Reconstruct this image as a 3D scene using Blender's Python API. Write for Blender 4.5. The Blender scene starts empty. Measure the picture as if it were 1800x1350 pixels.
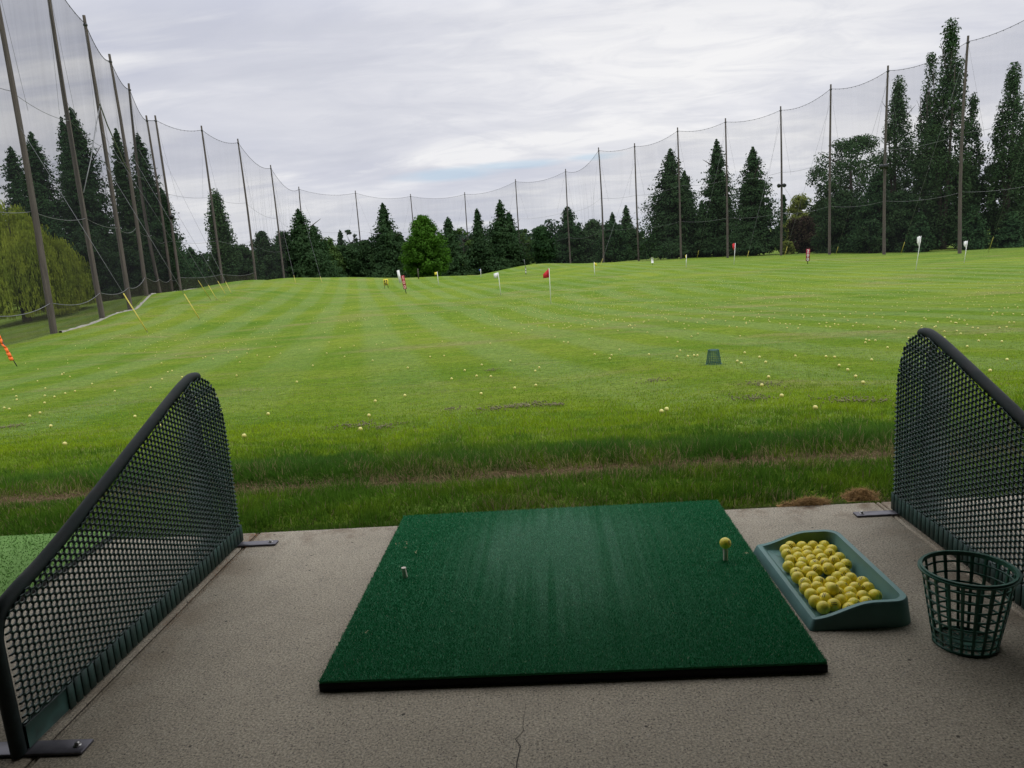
import bpy, math, random
import numpy as np
from math import pi, sin, cos, radians

S = bpy.context.scene
COL = S.collection
rng = np.random.default_rng(7)
random.seed(7)

# ------------------------------------------------------------------ camera
FPX = 1321.9
RT = np.array([0.99689136, 0.04109637, -0.06722136])
UP = np.array([0.05866604, 0.18233066, 0.98148552])
FW = np.array([-0.05259201, 0.98237804, -0.17935289])
CAM = np.array([0, 0, 1.25])
cd = bpy.data.cameras.new("camera")
cam = bpy.data.objects.new("camera", cd)
COL.objects.link(cam)
cd.sensor_width = 36
cd.lens = 36 * FPX / 1800
cd.clip_start = 0.05
cd.clip_end = 9000
from mathutils import Matrix, Vector
cam.matrix_world = Matrix(((RT[0], UP[0], -FW[0], CAM[0]), (RT[1], UP[1], -FW[1], CAM[1]), (RT[2], UP[2], -FW[2], CAM[2]), (0, 0, 0, 1)))
S.camera = cam


def ray(px, py):
    return RT * (px - 900) / FPX - UP * (py - 675) / FPX + FW


def at(px, py, d):            # world point seen at a photo pixel, at depth d
    return CAM + d * ray(px, py)


def on_z(px, py, z=0.0):
    r = ray(px, py)
    return CAM + r * (z - CAM[2]) / r[2]


# ------------------------------------------------------------------ helpers
def node_mat(name):
    m = bpy.data.materials.new(name)
    m.use_nodes = True
    nt = m.node_tree
    nt.nodes.clear()
    out = nt.nodes.new("ShaderNodeOutputMaterial")
    return m, nt, out


class NT:
    """tiny node builder"""
    def __init__(s, nt): s.nt = nt

    def n(s, typ, ins=None, **props):
        nd = s.nt.nodes.new(typ)
        for k, v in props.items(): setattr(nd, k, v)
        for k, v in (ins or {}).items():
            sock = nd.inputs[k]
            if isinstance(v, bpy.types.NodeSocket): s.nt.links.new(v, sock)
            elif isinstance(v, bpy.types.Node): s.nt.links.new(v.outputs[0], sock)
            else: sock.default_value = v
        return nd

    def noise(s, vec, scale, detail=4, rough=.55, dist=0):
        return s.n("ShaderNodeTexNoise", {"Vector": vec, "Scale": scale, "Detail": detail, "Roughness": rough, "Distortion": dist}).outputs[0]

    def mix(s, f, a, b, mode="MIX"):
        nd = s.n("ShaderNodeMix", data_type="RGBA", blend_type=mode)
        for i, v in ((0, f), (6, a), (7, b)):
            if isinstance(v, bpy.types.NodeSocket): s.nt.links.new(v, nd.inputs[i])
            else:
                if i > 0 and len(v) == 3: v = (*v, 1)
                nd.inputs[i].default_value = v
        return nd.outputs[2]

    def ramp(s, f, a, b, lo=0., hi=1.):
        return s.n("ShaderNodeMapRange", {0: f, 1: a, 2: b, 3: lo, 4: hi}).outputs[0]

    def math(s, op, a, b=0.0, c=0.0):
        return s.n("ShaderNodeMath", {0: a, 1: b, 2: c}, operation=op).outputs[0]

    def scaled(s, vec, sc):
        return s.n("ShaderNodeMapping", {"Vector": vec, "Scale": sc}).outputs[0]

    def bump(s, h, strength=.3, dist=.01):
        return s.n("ShaderNodeBump", {"Height": h, "Strength": strength, "Distance": dist}).outputs[0]


def principled(b, out, col, rough=.8, normal=None, spec=.3, metal=0., extra=None):
    ins = {"Base Color": col if not isinstance(col, tuple) else (*col[:3], 1), "Roughness": rough, "Specular IOR Level": spec, "Metallic": metal}
    if normal is not None: ins["Normal"] = normal
    ins.update(extra or {})
    p = b.n("ShaderNodeBsdfPrincipled", ins)
    if out is not None: b.nt.links.new(p.outputs[0], out.inputs[0])
    return p


def simple_mat(name, col, rough=.6, var=.25, scale=30, metal=0., spec=.4, bump=.0, bscale=200):
    m, nt, out = node_mat(name)
    b = NT(nt)
    tc = b.n("ShaderNodeTexCoord").outputs["Object"]
    n = b.noise(tc, scale, 5, .6)
    lo = tuple(c * (1 - var) for c in col)
    hi = tuple(min(1, c * (1 + var)) for c in col)
    c = b.mix(b.ramp(n, .3, .7), lo, hi)
    nm = b.bump(b.noise(tc, bscale, 3), bump, .002) if bump else None
    principled(b, out, c, b.ramp(n, .3, .7, rough * .85, min(1, rough * 1.15)), nm, spec, metal)
    return m


def link_mesh(name, V, F, mat, parent=None, smooth=False, attr=None):
    """V (n,3); F list of faces or ndarray (m,k) or tuple (loop_idx, sizes)"""
    me = bpy.data.meshes.new(name)
    V = np.asarray(V, dtype=np.float32)
    if isinstance(F, np.ndarray):
        idx = F.astype(np.int32).ravel(); sizes = np.full(len(F), F.shape[1], np.int32)
    elif isinstance(F, tuple):
        idx, sizes = F
    else:
        idx = np.fromiter((i for f in F for i in f), np.int32)
        sizes = np.fromiter((len(f) for f in F), np.int32)
    me.vertices.add(len(V)); me.vertices.foreach_set("co", V.ravel())
    me.loops.add(len(idx)); me.loops.foreach_set("vertex_index", idx.astype(np.int32))
    me.polygons.add(len(sizes))
    st = np.concatenate(([0], np.cumsum(sizes)[:-1])).astype(np.int32)
    me.polygons.foreach_set("loop_start", st)
    me.polygons.foreach_set("loop_total", sizes.astype(np.int32))
    if smooth: me.polygons.foreach_set("use_smooth", np.ones(len(sizes), bool))
    if attr is not None:
        a = me.attributes.new("tint", "FLOAT_COLOR", "POINT")
        c = np.ones((len(V), 4), np.float32); c[:, :3] = attr
        a.data.foreach_set("color", c.ravel())
    me.update(calc_edges=True)
    me.validate()
    o = bpy.data.objects.new(name, me)
    if mat is not None: me.materials.append(mat)
    COL.objects.link(o)
    if parent is not None: o.parent = parent
    return o


class MB:
    def __init__(s): s.V = []; s.F = []

    def add(s, V, F):
        k = len(s.V)
        s.V.extend([tuple(v) for v in V]); s.F.extend([tuple(i + k for i in f) for f in F])
        return s

    def box(s, x0, x1, y0, y1, z0, z1):
        V = [(x, y, z) for z in (z0, z1) for y in (y0, y1) for x in (x0, x1)]
        return s.add(V, [(0, 2, 3, 1), (4, 5, 7, 6), (0, 1, 5, 4), (2, 6, 7, 3), (0, 4, 6, 2), (1, 3, 7, 5)])

    def bevel_box(s, x0, x1, y0, y1, z0, z1, c):
        # box with chamfered top edges and vertical corners
        def ringp(i, z): 
            a, b, e, d = x0 + i, x1 - i, y0 + i, y1 - i
            return [(a + c, e, z), (b - c, e, z), (b, e + c, z), (b, d - c, z), (b - c, d, z), (a + c, d, z), (a, d - c, z), (a, e + c, z)]
        V = ringp(0, z0) + ringp(0, z1 - c) + ringp(c, z1)
        F = [tuple(range(7, -1, -1)), tuple(range(16, 24))]
        for r in (0, 8):
            for i in range(8):
                j = (i + 1) % 8
                F.append((r + i, r + j, r + 8 + j, r + 8 + i))
        return s.add(V, F)

    def tube(s, pts, rad, n=10, cap=True):
        P = [np.array(p, float) for p in pts]
        if not hasattr(rad, "__len__"): rad = [rad] * len(P)
        T = []
        for i in range(len(P)):
            a = P[max(i - 1, 0)]; b = P[min(i + 1, len(P) - 1)]
            t = b - a; T.append(t / (np.linalg.norm(t) + 1e-12))
        u = np.cross(T[0], (0, 0, 1.) if abs(T[0][2]) < .9 else (1., 0, 0)); u /= np.linalg.norm(u)
        V = []; F = []
        for i in range(len(P)):
            u = u - T[i] * (u @ T[i]); u /= np.linalg.norm(u); w = np.cross(T[i], u)
            for k in range(n):
                a = 2 * pi * k / n
                V.append(P[i] + rad[i] * (cos(a) * u + sin(a) * w))
        for i in range(len(P) - 1):
            for k in range(n):
                k2 = (k + 1) % n
                F.append((i * n + k, i * n + k2, (i + 1) * n + k2, (i + 1) * n + k))
        if cap:
            F.append(tuple(range(n - 1, -1, -1))); F.append(tuple((len(P) - 1) * n + k for k in range(n)))
        return s.add(V, F)

    def prism(s, poly, axis, a, b):
        # poly: 2-D outline; axis: index of extrusion axis
        def mk(p, t):
            q = [0, 0, 0]; o = [i for i in range(3) if i != axis]
            q[o[0]], q[o[1]] = p; q[axis] = t; return tuple(q)
        n = len(poly)
        V = [mk(p, a) for p in poly] + [mk(p, b) for p in poly]
        F = [tuple(range(n)), tuple(range(2 * n - 1, n - 1, -1))] + [(i, (i + 1) % n, n + (i + 1) % n, n + i) for i in range(n)]
        return s.add(V, F)

    def build(s, name, mat, parent=None, smooth=False):
        return link_mesh(name, s.V, s.F, mat, parent, smooth)


def smooth_by_angle(o, deg=40):
    me = o.data
    me.polygons.foreach_set("use_smooth", np.ones(len(me.polygons), bool))
    try: me.set_sharp_from_angle(angle=radians(deg))
    except Exception: pass


def recalc(o):
    import bmesh
    bm = bmesh.new(); bm.from_mesh(o.data)
    bmesh.ops.recalc_face_normals(bm, faces=bm.faces)
    bm.to_mesh(o.data); bm.free()


def empty(name, loc, rz=0.):
    o = bpy.data.objects.new(name, None)
    o.empty_display_size = .1
    COL.objects.link(o); o.location = tuple(float(v) for v in loc); o.rotation_euler = (0, 0, rz)
    return o


def tag(o, label=None, cat=None, group=None, kind=None):
    if label: o["label"] = label
    if cat: o["category"] = cat
    if group: o["group"] = group
    if kind: o["kind"] = kind
    return o


def copy_tree(o, parent=None):
    c = o.copy(); COL.objects.link(c)
    if parent is not None: c.parent = parent
    for ch in list(o.children): copy_tree(ch, c)
    return c


# value noise in numpy
_tab = rng.random((256, 256))


def vnoise(x, y, sc=1.0, oct=3):
    r = np.zeros_like(np.asarray(x, float)); a = 1.; tot = 0
    for o in range(oct):
        X = np.asarray(x) * sc + 17.3 * o; Y = np.asarray(y) * sc + 5.1 * o
        xi = np.floor(X).astype(int); yi = np.floor(Y).astype(int)
        fx = X - xi; fy = Y - yi; fx = fx * fx * (3 - 2 * fx); fy = fy * fy * (3 - 2 * fy)
        g = lambda i, j: _tab[i & 255, j & 255]
        v = g(xi, yi) * (1 - fx) * (1 - fy) + g(xi + 1, yi) * fx * (1 - fy) + g(xi, yi + 1) * (1 - fx) * fy + g(xi + 1, yi + 1) * fx * fy
        r += a * v; tot += a; a *= .5; sc *= 2.03
    return r / tot


# ------------------------------------------------------------------ terrain height
POLE_H = 23.0
# (pole top px, py, base px, py, pixel height) along the net from the left to the right
POLES_PX = [(-2, -80, 95, 588, 700), (84, -10, 181, 565, 578), (145, 27, 229, 543, 516), (195, 95, 257, 517, 422), (229, 147, 281, 511, 364),
            (255, 203, 303, 515, 312), (279, 203, 318, 515, 312), (351, 221, 392, 503, 282), (418, 244, 450, 497, 253), (474, 290, 501, 502, 212),
            (528, 328, 545, 502, 174), (627, 335, 641, 498, 163), (724, 341, 735, 494, 153), (815, 338, 828, 486, 148), (906, 315, 916, 471, 156),
            (995, 297, 1003, 466, 169), (1057, 259, 1061, 460, 201), (1119, 252, 1123, 461, 209), (1193, 224, 1197, 452, 228), (1276, 208, 1279, 453, 245),
            (1371, 187, 1373, 450, 263), (1460, 148, 1458, 444, 296), (1562, 115, 1554, 448, 333), (1702, 63, 1687, 446, 383)]
pole_base = [at(p[2], p[3], FPX * POLE_H / p[4]) for p in POLES_PX]
ctrl = [at(633, 765, 7.2), at(1254, 640, 11.9), at(968, 533, 47), at(880, 518, 72)] + pole_base
_bx = np.log(np.array([2.0, 3.35, 4.4, 5.5, 7.3, 12.2, 25, 47, 80, 110, 150, 200, 260, 400, 800, 2500, 6000]))
_bz = np.array([-.03, -.03, -.10, -.20, -.42, -.93, -1.6, -2.35, -2.85, -3.2, -3.8, -4.7, -5.0, -4.6, -3.0, -1.0, 0])


def base_z(x, y):
    r = np.hypot(x, y)
    s = np.clip((r - 6) / 30, 0, 1); s = s * s * (3 - 2 * s)
    rho = np.maximum(y * (1 - s) + r * s, 2.0)
    L = np.log(rho)
    return (np.interp(L - .12, _bx, _bz) + np.interp(L, _bx, _bz) + np.interp(L + .12, _bx, _bz)) / 3


_ca = np.array([math.atan2(c[0], c[1]) for c in ctrl]); _cl = np.array([math.log(math.hypot(c[0], c[1])) for c in ctrl])
_ce = np.array([c[2] - float(base_z(np.array(c[0]), np.array(c[1]))) for c in ctrl])
MOUNDS = []
for (px, py, d, sx, sy, h) in [(440, 503, 100, 7, 6, .9), (500, 500, 112, 6, 7, .6), (640, 500, 120, 14, 8, .7), (760, 495, 125, 12, 9, .5), (940, 472, 150, 9, 8, 1.0), (1050, 465, 120, 9, 7, .5),
                           (700, 530, 60, 8, 3, .3), (850, 545, 42, 6, 2.5, .22), (1150, 480, 85, 14, 5, .4), (1100, 520, 52, 9, 3, .25), (1300, 500, 60, 10, 3, .3), (1350, 540, 38, 7, 2.2, .2), (560, 540, 48, 6, 3, .2), (330, 525, 75, 6, 5, .4), (290, 545, 55, 4, 4, .35)]:
    p = at(px, py, d); MOUNDS.append((p[0], p[1], sx, sy, h))


def zt(x, y):
    x = np.asarray(x, float); y = np.asarray(y, float)
    b = base_z(x, y)
    az = np.arctan2(x, y); lr = np.log(np.maximum(np.hypot(x, y), 1e-3))
    num = np.zeros_like(b); den = np.full_like(b, .25)
    for a, l, e in zip(_ca, _cl, _ce):
        w = np.exp(-((az - a) / .085) ** 2 - ((lr - l) / .22) ** 2)
        num += w * e; den += w
    z = b + num / den * np.clip((y - 4) / 3, 0, 1)
    for (mx, my, sx, sy, h) in MOUNDS:
        z += h * np.exp(-((x - mx) / sx) ** 2 - ((y - my) / sy) ** 2)
    r = np.hypot(x, y)
    z += (vnoise(x, y, .09, 2) - .5) * .35 * np.clip((r - 12) / 30, 0, 1) * np.clip((400 - r) / 200, 0, 1)
    z += (vnoise(x, y, .9, 2) - .5) * .05 * np.clip((y - 3.5) / 2, 0, 1) * np.clip((60 - r) / 40, 0, 1)
    # shallow worn rut parallel to the slab
    z -= .035 * np.exp(-((y - 4.44 - .05 * np.sin(x * 1.7)) / .16) ** 2)
    # drops under the concrete slab
    s = np.clip((3.335 - y) / .03, 0, 1)
    z = np.where(r < 40, z - .25 * s, z - .25 * s * np.clip((60 - r) / 20, 0, 1))
    return z


def hit(px, py, lo=3.4, hi=400.):
    """walk a photo ray out to the terrain"""
    r = ray(px, py); d = lo
    t = np.exp(np.linspace(math.log(lo), math.log(hi), 900))
    P = CAM[None, :] + t[:, None] * r[None, :]
    g = P[:, 2] - zt(P[:, 0], P[:, 1])
    k = np.argmax(g < 0) if (g < 0).any() else len(t) - 1
    if k == 0: return P[0]
    f = g[k - 1] / (g[k - 1] - g[k] + 1e-9)
    q = P[k - 1] + (P[k] - P[k - 1]) * min(max(f, 0), 1)
    q[2] = float(zt(q[0], q[1]))
    return q


# ------------------------------------------------------------------ materials
def grass_ground_mat():
    m, nt, out = node_mat("turf_ground"); b = NT(nt)
    P = b.n("ShaderNodeNewGeometry").outputs["Position"]
    sep = b.n("ShaderNodeSeparateXYZ", {0: P})
    x, y = sep.outputs[0], sep.outputs[1]
    r = b.n("ShaderNodeVectorMath", {0: P}, operation="LENGTH").outputs["Value"]
    big = b.noise(P, .07, 4, .6, .6)
    mid = b.noise(b.scaled(P, (1, 2.2, 1)), .35, 5, .65, .3)
    fine = b.noise(P, 9, 5, .75)
    vfine = b.noise(P, 70, 3, .8)
    c = b.mix(b.ramp(mid, .34, .66), (.074, .152, .012), (.126, .192, .018))
    c = b.mix(b.ramp(big, .38, .66), c, b.mix(b.ramp(mid, .4, .6), (.15, .215, .018), (.185, .23, .030)))
    # mowing stripes running down the range, broad and soft
    sx = b.math("SINE", b.math("MULTIPLY", b.math("ADD", x, b.math("MULTIPLY", y, .25)), 2.3))
    st = b.math("MULTIPLY", b.ramp(sx, -.4, .4), b.ramp(b.noise(P, .05, 2), .3, .5))
    c = b.mix(b.math("MULTIPLY", st, .42), c, (.165, .235, .080))
    sy = b.math("SINE", b.math("MULTIPLY", b.math("SUBTRACT", y, b.math("MULTIPLY", x, .45)), .62))
    st2 = b.math("MULTIPLY", b.ramp(sy, -.3, .5), b.ramp(b.noise(b.scaled(P, (1, 1, 1)), .033, 2), .45, .62))
    c = b.mix(b.math("MULTIPLY", st2, .36), c, (.06, .14, .02))
    # dry worn spots
    dry = b.ramp(b.noise(b.scaled(P, (.6, 1.6, 1)), .19, 8, .72), .53, .68)
    c = b.mix(b.math("MULTIPLY", dry, .75), c, (.215, .20, .08))
    tuft = b.noise(b.scaled(P, (1, 1.6, 1)), 2.2, 7, .75)
    c = b.mix(b.ramp(tuft, .5, .72, 0, .5), c, (.045, .105, .012))
    c = b.mix(b.ramp(tuft, .48, .28, 0, .45), c, (.20, .235, .06))
    # grain
    g = b.math("MULTIPLY", b.ramp(fine, .3, .7, .6, 1.42), b.ramp(vfine, .3, .7, .65, 1.35))
    c = b.mix(1.0, c, b.n("ShaderNodeCombineXYZ", {0: g, 1: g, 2: g}).outputs[0], "MULTIPLY")
    # bare soil below the near blades; shaded gap by the slab painted near-black
    yy = b.math("SUBTRACT", y, b.math("ADD", 4.44, b.math("MULTIPLY", b.math("SINE", b.math("MULTIPLY", x, 1.7)), .05)))
    rut = b.ramp(b.math("ABSOLUTE", yy), .12, .34, .95, 0)
    soil = b.mix(b.noise(P, 45, 5, .7), (.055, .032, .018), (.17, .115, .07))
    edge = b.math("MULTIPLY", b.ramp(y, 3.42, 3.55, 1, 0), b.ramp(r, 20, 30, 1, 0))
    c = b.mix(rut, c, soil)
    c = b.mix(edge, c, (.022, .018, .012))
    h = b.math("ADD", fine, b.math("MULTIPLY", vfine, .5))
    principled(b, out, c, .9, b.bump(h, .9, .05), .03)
    return m


def blade_mat(name="grass_blades", trans=.45, rough=.7, spec=.05):
    m, nt, out = node_mat(name); b = NT(nt)
    a = b.n("ShaderNodeAttribute", attribute_name="tint").outputs["Color"]
    p = principled(b, None, a, rough, None, spec)
    t = b.n("ShaderNodeBsdfTranslucent", {"Color": a})
    mx = b.n("ShaderNodeMixShader", {0: trans, 1: p.outputs[0], 2: t.outputs[0]})
    nt.links.new(mx.outputs[0], out.inputs[0])
    return m


def leaf_mat(name, c1, c2, c3=None, scale=.8, trans=.2):
    m, nt, out = node_mat(name); b = NT(nt)
    tc = b.n("ShaderNodeTexCoord").outputs["Object"]
    c1 = (c1[0] * 1.75, c1[1] * 1.5, c1[2] * 1.25); c2 = (c2[0] * 1.75, c2[1] * 1.55, c2[2] * 1.3); c3 = tuple(v * 1.5 for v in (c3 or tuple(u * 1.3 for u in c2)))
    n1 = b.noise(tc, scale, 3, .6)
    n2 = b.noise(tc, scale * 7, 2, .6)
    c = b.mix(b.ramp(n1, .35, .65), c1, c2)
    c = b.mix(b.ramp(n2, .5, .75), c, c3 or tuple(v * 1.5 for v in c2))
    p = principled(b, None, c, .8, None, .04)
    t = b.n("ShaderNodeBsdfTranslucent", {"Color": c})
    mx = b.n("ShaderNodeMixShader", {0: trans, 1: p.outputs[0], 2: t.outputs[0]})
    nt.links.new(mx.outputs[0], out.inputs[0])
    return m


def concrete_mat():
    m, nt, out = node_mat("brushed_concrete"); b = NT(nt)
    P = b.n("ShaderNodeNewGeometry").outputs["Position"]
    big = b.noise(P, 1.3, 5, .6)
    mid = b.noise(P, 14, 5, .7)
    grit = b.noise(P, 150, 4, .75)
    agg = b.n("ShaderNodeTexVoronoi", {"Vector": P, "Scale": 170.}, feature="F1")
    brush = b.noise(b.scaled(P, (1, .06, 1)), 260, 2, .5)
    c = b.mix(b.ramp(big, .3, .7), (.305, .268, .198), (.405, .358, .27))
    c = b.mix(b.ramp(mid, .45, .8, 0, .6), c, (.25, .225, .175))
    g = b.ramp(grit, .36, .64, .45, 1.42)
    c = b.mix(1., c, b.n("ShaderNodeCombineXYZ", {0: g, 1: g, 2: g}).outputs[0], "MULTIPLY")
    # random light and dark aggregate grains
    colr = b.n("ShaderNodeSeparateColor", {0: agg.outputs["Color"]})
    dark = b.math("MULTIPLY", b.math("GREATER_THAN", colr.outputs[0], .9), b.math("LESS_THAN", agg.outputs["Distance"], .42))
    light = b.math("MULTIPLY", b.math("GREATER_THAN", colr.outputs[1], .9), b.math("LESS_THAN", agg.outputs["Distance"], .42))
    c = b.mix(b.math("MULTIPLY", dark, .75), c, (.06, .05, .045))
    c = b.mix(b.math("MULTIPLY", light, .22), c, (.52, .49, .44))
    # pits
    pit = b.n("ShaderNodeTexVoronoi", {"Vector": P, "Scale": 11.}, feature="F1")
    pm = b.math("LESS_THAN", pit.outputs["Distance"], .055)
    c = b.mix(b.math("MULTIPLY", pm, .85), c, (.03, .026, .022))
    sep = b.n("ShaderNodeSeparateXYZ", {0: P})
    # damp, mossy tint close to the joints and organic dirt by the grass
    ax = b.math("ABSOLUTE", sep.outputs[0])
    moss = b.math("MULTIPLY", b.ramp(b.math("ABSOLUTE", b.math("SUBTRACT", ax, 1.43)), .0, .22, .55, 0), b.ramp(b.noise(P, 5, 4), .4, .65))
    c = b.mix(moss, c, (.17, .12, .07))
    dirt = b.math("MULTIPLY", b.ramp(sep.outputs[1], 3.05, 3.33, 0, .9), b.ramp(b.noise(P, 9, 5, .7), .5, .66))
    c = b.mix(dirt, c, (.13, .085, .05))
    h = b.math("ADD", b.math("MULTIPLY", grit, .8), b.math("ADD", b.math("MULTIPLY", brush, .7), b.math("MULTIPLY", pm, -2.)))
    principled(b, out, c, .85, b.bump(h, .75, .004), .3)
    return m


def turf_mat(name, c1, c2, wear):
    """artificial turf base"""
    m, nt, out = node_mat(name); b = NT(nt)
    P = b.n("ShaderNodeNewGeometry").outputs["Position"]
    n = b.noise(P, 260, 3, .8)
    c = b.mix(b.ramp(n, .35, .65), c1, c2)
    principled(b, out, c, .8, b.bump(n, .8, .004), .2)
    return m


def wood_pole_mat():
    m, nt, out = node_mat("weathered_pole_wood"); b = NT(nt)
    tc = b.n("ShaderNodeTexCoord").outputs["Object"]
    n = b.noise(b.scaled(tc, (6, 6, .35)), 2.0, 6, .7)
    k = b.noise(b.scaled(tc, (1, 1, .5)), .6, 3, .5)
    c = b.mix(b.ramp(n, .3, .7), (.062, .052, .047), (.155, .13, .115))
    c = b.mix(b.math("MULTIPLY", b.ramp(k, .4, .7), .5), c, (.075, .07, .07))
    principled(b, out, c, .85, b.bump(n, .5, .03), .2)
    return m


def net_mat(name, alpha, col=(.15, .155, .165), streak=.5):
    m, nt, out = node_mat(name); b = NT(nt)
    tc = b.n("ShaderNodeTexCoord").outputs["UV"] if False else b.n("ShaderNodeNewGeometry").outputs["Position"]
    n = b.noise(b.scaled(tc, (1, 1, .03)), .9, 4, .7)
    n2 = b.noise(b.scaled(tc, (1, 1, .5)), .05, 2, .5)
    f = b.math("MULTIPLY", b.math("MULTIPLY", b.ramp(n, .3, .7, 1 - streak, 1 + streak), b.ramp(n2, .3, .7, .75, 1.3)), alpha)
    d = b.n("ShaderNodeBsdfDiffuse", {"Color": (*col, 1)})
    t = b.n("ShaderNodeBsdfTransparent", {"Color": (1, 1, 1, 1)})
    mx = b.n("ShaderNodeMixShader", {0: f, 1: t.outputs[0], 2: d.outputs[0]})
    nt.links.new(mx.outputs[0], out.inputs[0])
    return m


def ball_mat(name, col, mark=True):
    m, nt, out = node_mat(name); b = NT(nt)
    tc = b.n("ShaderNodeTexCoord").outputs["Object"]
    n = b.noise(tc, 60, 4, .6)
    info = b.n("ShaderNodeObjectInfo").outputs["Random"]
    c = b.mix(b.ramp(n, .4, .75), col, tuple(v * .72 for v in col))
    c = b.mix(b.math("MULTIPLY", info, .35), c, tuple(v * .8 for v in (col[0], col[1] * .86, col[2] * .8)))
    s = b.n("ShaderNodeSeparateXYZ", {0: tc})
    if mark:
        # two short parallel black bars printed on one side
        ax = b.math("ABSOLUTE", s.outputs[0])
        bar = b.math("MULTIPLY", b.math("GREATER_THAN", ax, .0012), b.math("LESS_THAN", ax, .0040))
        bar = b.math("MULTIPLY", bar, b.math("LESS_THAN", b.math("ABSOLUTE", s.outputs[1]), .0085))
        bar = b.math("MULTIPLY", bar, b.math("GREATER_THAN", s.outputs[2], 0))
        c = b.mix(b.math("MULTIPLY", bar, .9), c, (.02, .02, .025))
    v = b.n("ShaderNodeTexVoronoi", {"Vector": tc, "Scale": 230.}, feature="F1").outputs["Distance"]
    principled(b, out, c, .38, b.bump(b.ramp(v, .0, .5, 0, 1), .35, .0008), .5, extra={"Subsurface Weight": .08, "Subsurface Scale": .01})
    return m


M = {}
M["ground"] = grass_ground_mat()
M["blade"] = blade_mat()
M["conc"] = concrete_mat()
M["pole"] = wood_pole_mat()
M["net"] = net_mat("black_nylon_netting", .14, (.06, .063, .07), .13)
M["net_left"] = net_mat("dense_nylon_netting", .34, (.03, .032, .036), .12)
M["hem"] = net_mat("ground_skirt_netting", .22, (.09, .085, .06), .3)
M["cable"] = simple_mat("steel_cable", (.16, .165, .17), .5, .2, 3, .3)
M["rope"] = simple_mat("dark_net_rope", (.05, .05, .055), .8)
M["yellow"] = simple_mat("yellow_plastic_guard", (.44, .38, .05), .5, .15, 8)
M["white"] = simple_mat("white_paint", (.74, .74, .72), .5, .08, 10)
M["flag_red"] = simple_mat("red_cloth", (.55, .02, .03), .7, .15, 10)
M["flag_yellow"] = simple_mat("yellow_cloth", (.72, .62, .06), .7, .15, 10)
M["flag_blue"] = simple_mat("blue_cloth", (.05, .09, .42), .7, .15, 10)
M["sign_red"] = simple_mat("red_sign_paint", (.30, .012, .035), .5, .12, 10)
M["pink"] = simple_mat("faded_red_paint", (.8, .42, .38), .6, .15, 10)
M["black"] = simple_mat("black_paint", (.02, .02, .02), .5)
M["dark_metal"] = simple_mat("dark_steel", (.03, .034, .036), .42, .3, 40, .2)
M["rail"] = simple_mat("worn_green_rail_coating", (.011, .019, .018), .6, .6, 22, 0, .22, .25, 120)
M["mesh_green"] = simple_mat("green_coated_expanded_metal", (.026, .075, .056), .4, .3, 20, 0, .5)
M["bar_green"] = simple_mat("green_base_bar", (.020, .055, .045), .5, .45, 20, 0, .4)
M["plate"] = simple_mat("grey_steel_plate", (.13, .125, .14), .45, .25, 25, .5)
M["bolt"] = simple_mat("zinc_bolt", (.45, .44, .42), .35, .15, 60, .8)
M["tray"] = simple_mat("teal_plastic", (.105, .22, .20), .5, .12, 9, 0, .4, .15, 90)
M["rubber"] = simple_mat("black_rubber", (.012, .012, .012), .85)
M["mat"] = turf_mat("green_turf_pile", (.010, .10, .035), (.025, .18, .075), True)
M["mat_far"] = turf_mat("bright_lit_turf_pile", (.13, .26, .06), (.17, .32, .075), True)  # brighter light on the neighbour mats put into a lighter green
M["fiber"] = blade_mat("turf_fibres", .1, .45)
M["tee"] = simple_mat("white_rubber_tee", (.62, .57, .47), .6, .12, 80)
M["basket"] = simple_mat("green_basket_plastic", (.012, .085, .052), .42, .3, 18, 0, .5)
M["basket_far"] = simple_mat("teal_basket_plastic", (.015, .085, .07), .5, .3, 18)
M["ball"] = ball_mat("yellow_ball_cover", (.92, .80, .07))
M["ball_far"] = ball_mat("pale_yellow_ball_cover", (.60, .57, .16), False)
M["soil"] = simple_mat("dry_thatch_and_soil", (.27, .165, .065), .95, .5, 60, 0, .1, .8, 120)
M["kerb"] = simple_mat("pale_concrete_kerb", (.27, .26, .22), .9, .25, 2)
M["orange"] = simple_mat("orange_flagging_tape", (.9, .16, .02), .6, .15, 20)
M["bark"] = simple_mat("dark_bark", (.05, .04, .032), .95, .3, 2)
M["roof"] = simple_mat("dark_timber_boards", (.015, .013, .012), .8, .3, 6)
M["wall"] = simple_mat("grey_block_wall", (.045, .042, .04), .9, .15, 3)
M["con"] = leaf_mat("cedar_foliage", (.010, .030, .014), (.020, .050, .020), (.033, .068, .028), .5)
M["con2"] = leaf_mat("fir_foliage", (.012, .032, .015), (.023, .050, .022), (.038, .072, .032), .5)
M["dark"] = leaf_mat("dark_broadleaf_foliage", (.010, .027, .014), (.022, .048, .02), (.034, .066, .026), .4)
M["mid"] = leaf_mat("mid_green_foliage", (.024, .05, .017), (.042, .082, .024), (.062, .112, .033), .4)
M["poplar"] = leaf_mat("poplar_foliage", (.016, .040, .020), (.030, .062, .026), (.05, .092, .04), .5)
M["maple"] = leaf_mat("bright_maple_foliage", (.018, .055, .008), (.036, .100, .012), (.060, .145, .018), .45, .28)
M["willow"] = leaf_mat("willow_foliage", (.10, .155, .02), (.18, .235, .032), (.26, .31, .05), .5, .3)
M["yel"] = leaf_mat("yellow_green_foliage", (.06, .09, .022), (.105, .135, .034), (.15, .17, .05), .5, .25)
M["maroon"] = leaf_mat("purple_leaf_foliage", (.018, .014, .012), (.032, .026, .02), (.045, .035, .026), .5)
M["wood_far"] = leaf_mat("distant_foliage", (.011, .026, .017), (.022, .046, .026), (.03, .058, .034), .12)

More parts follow.
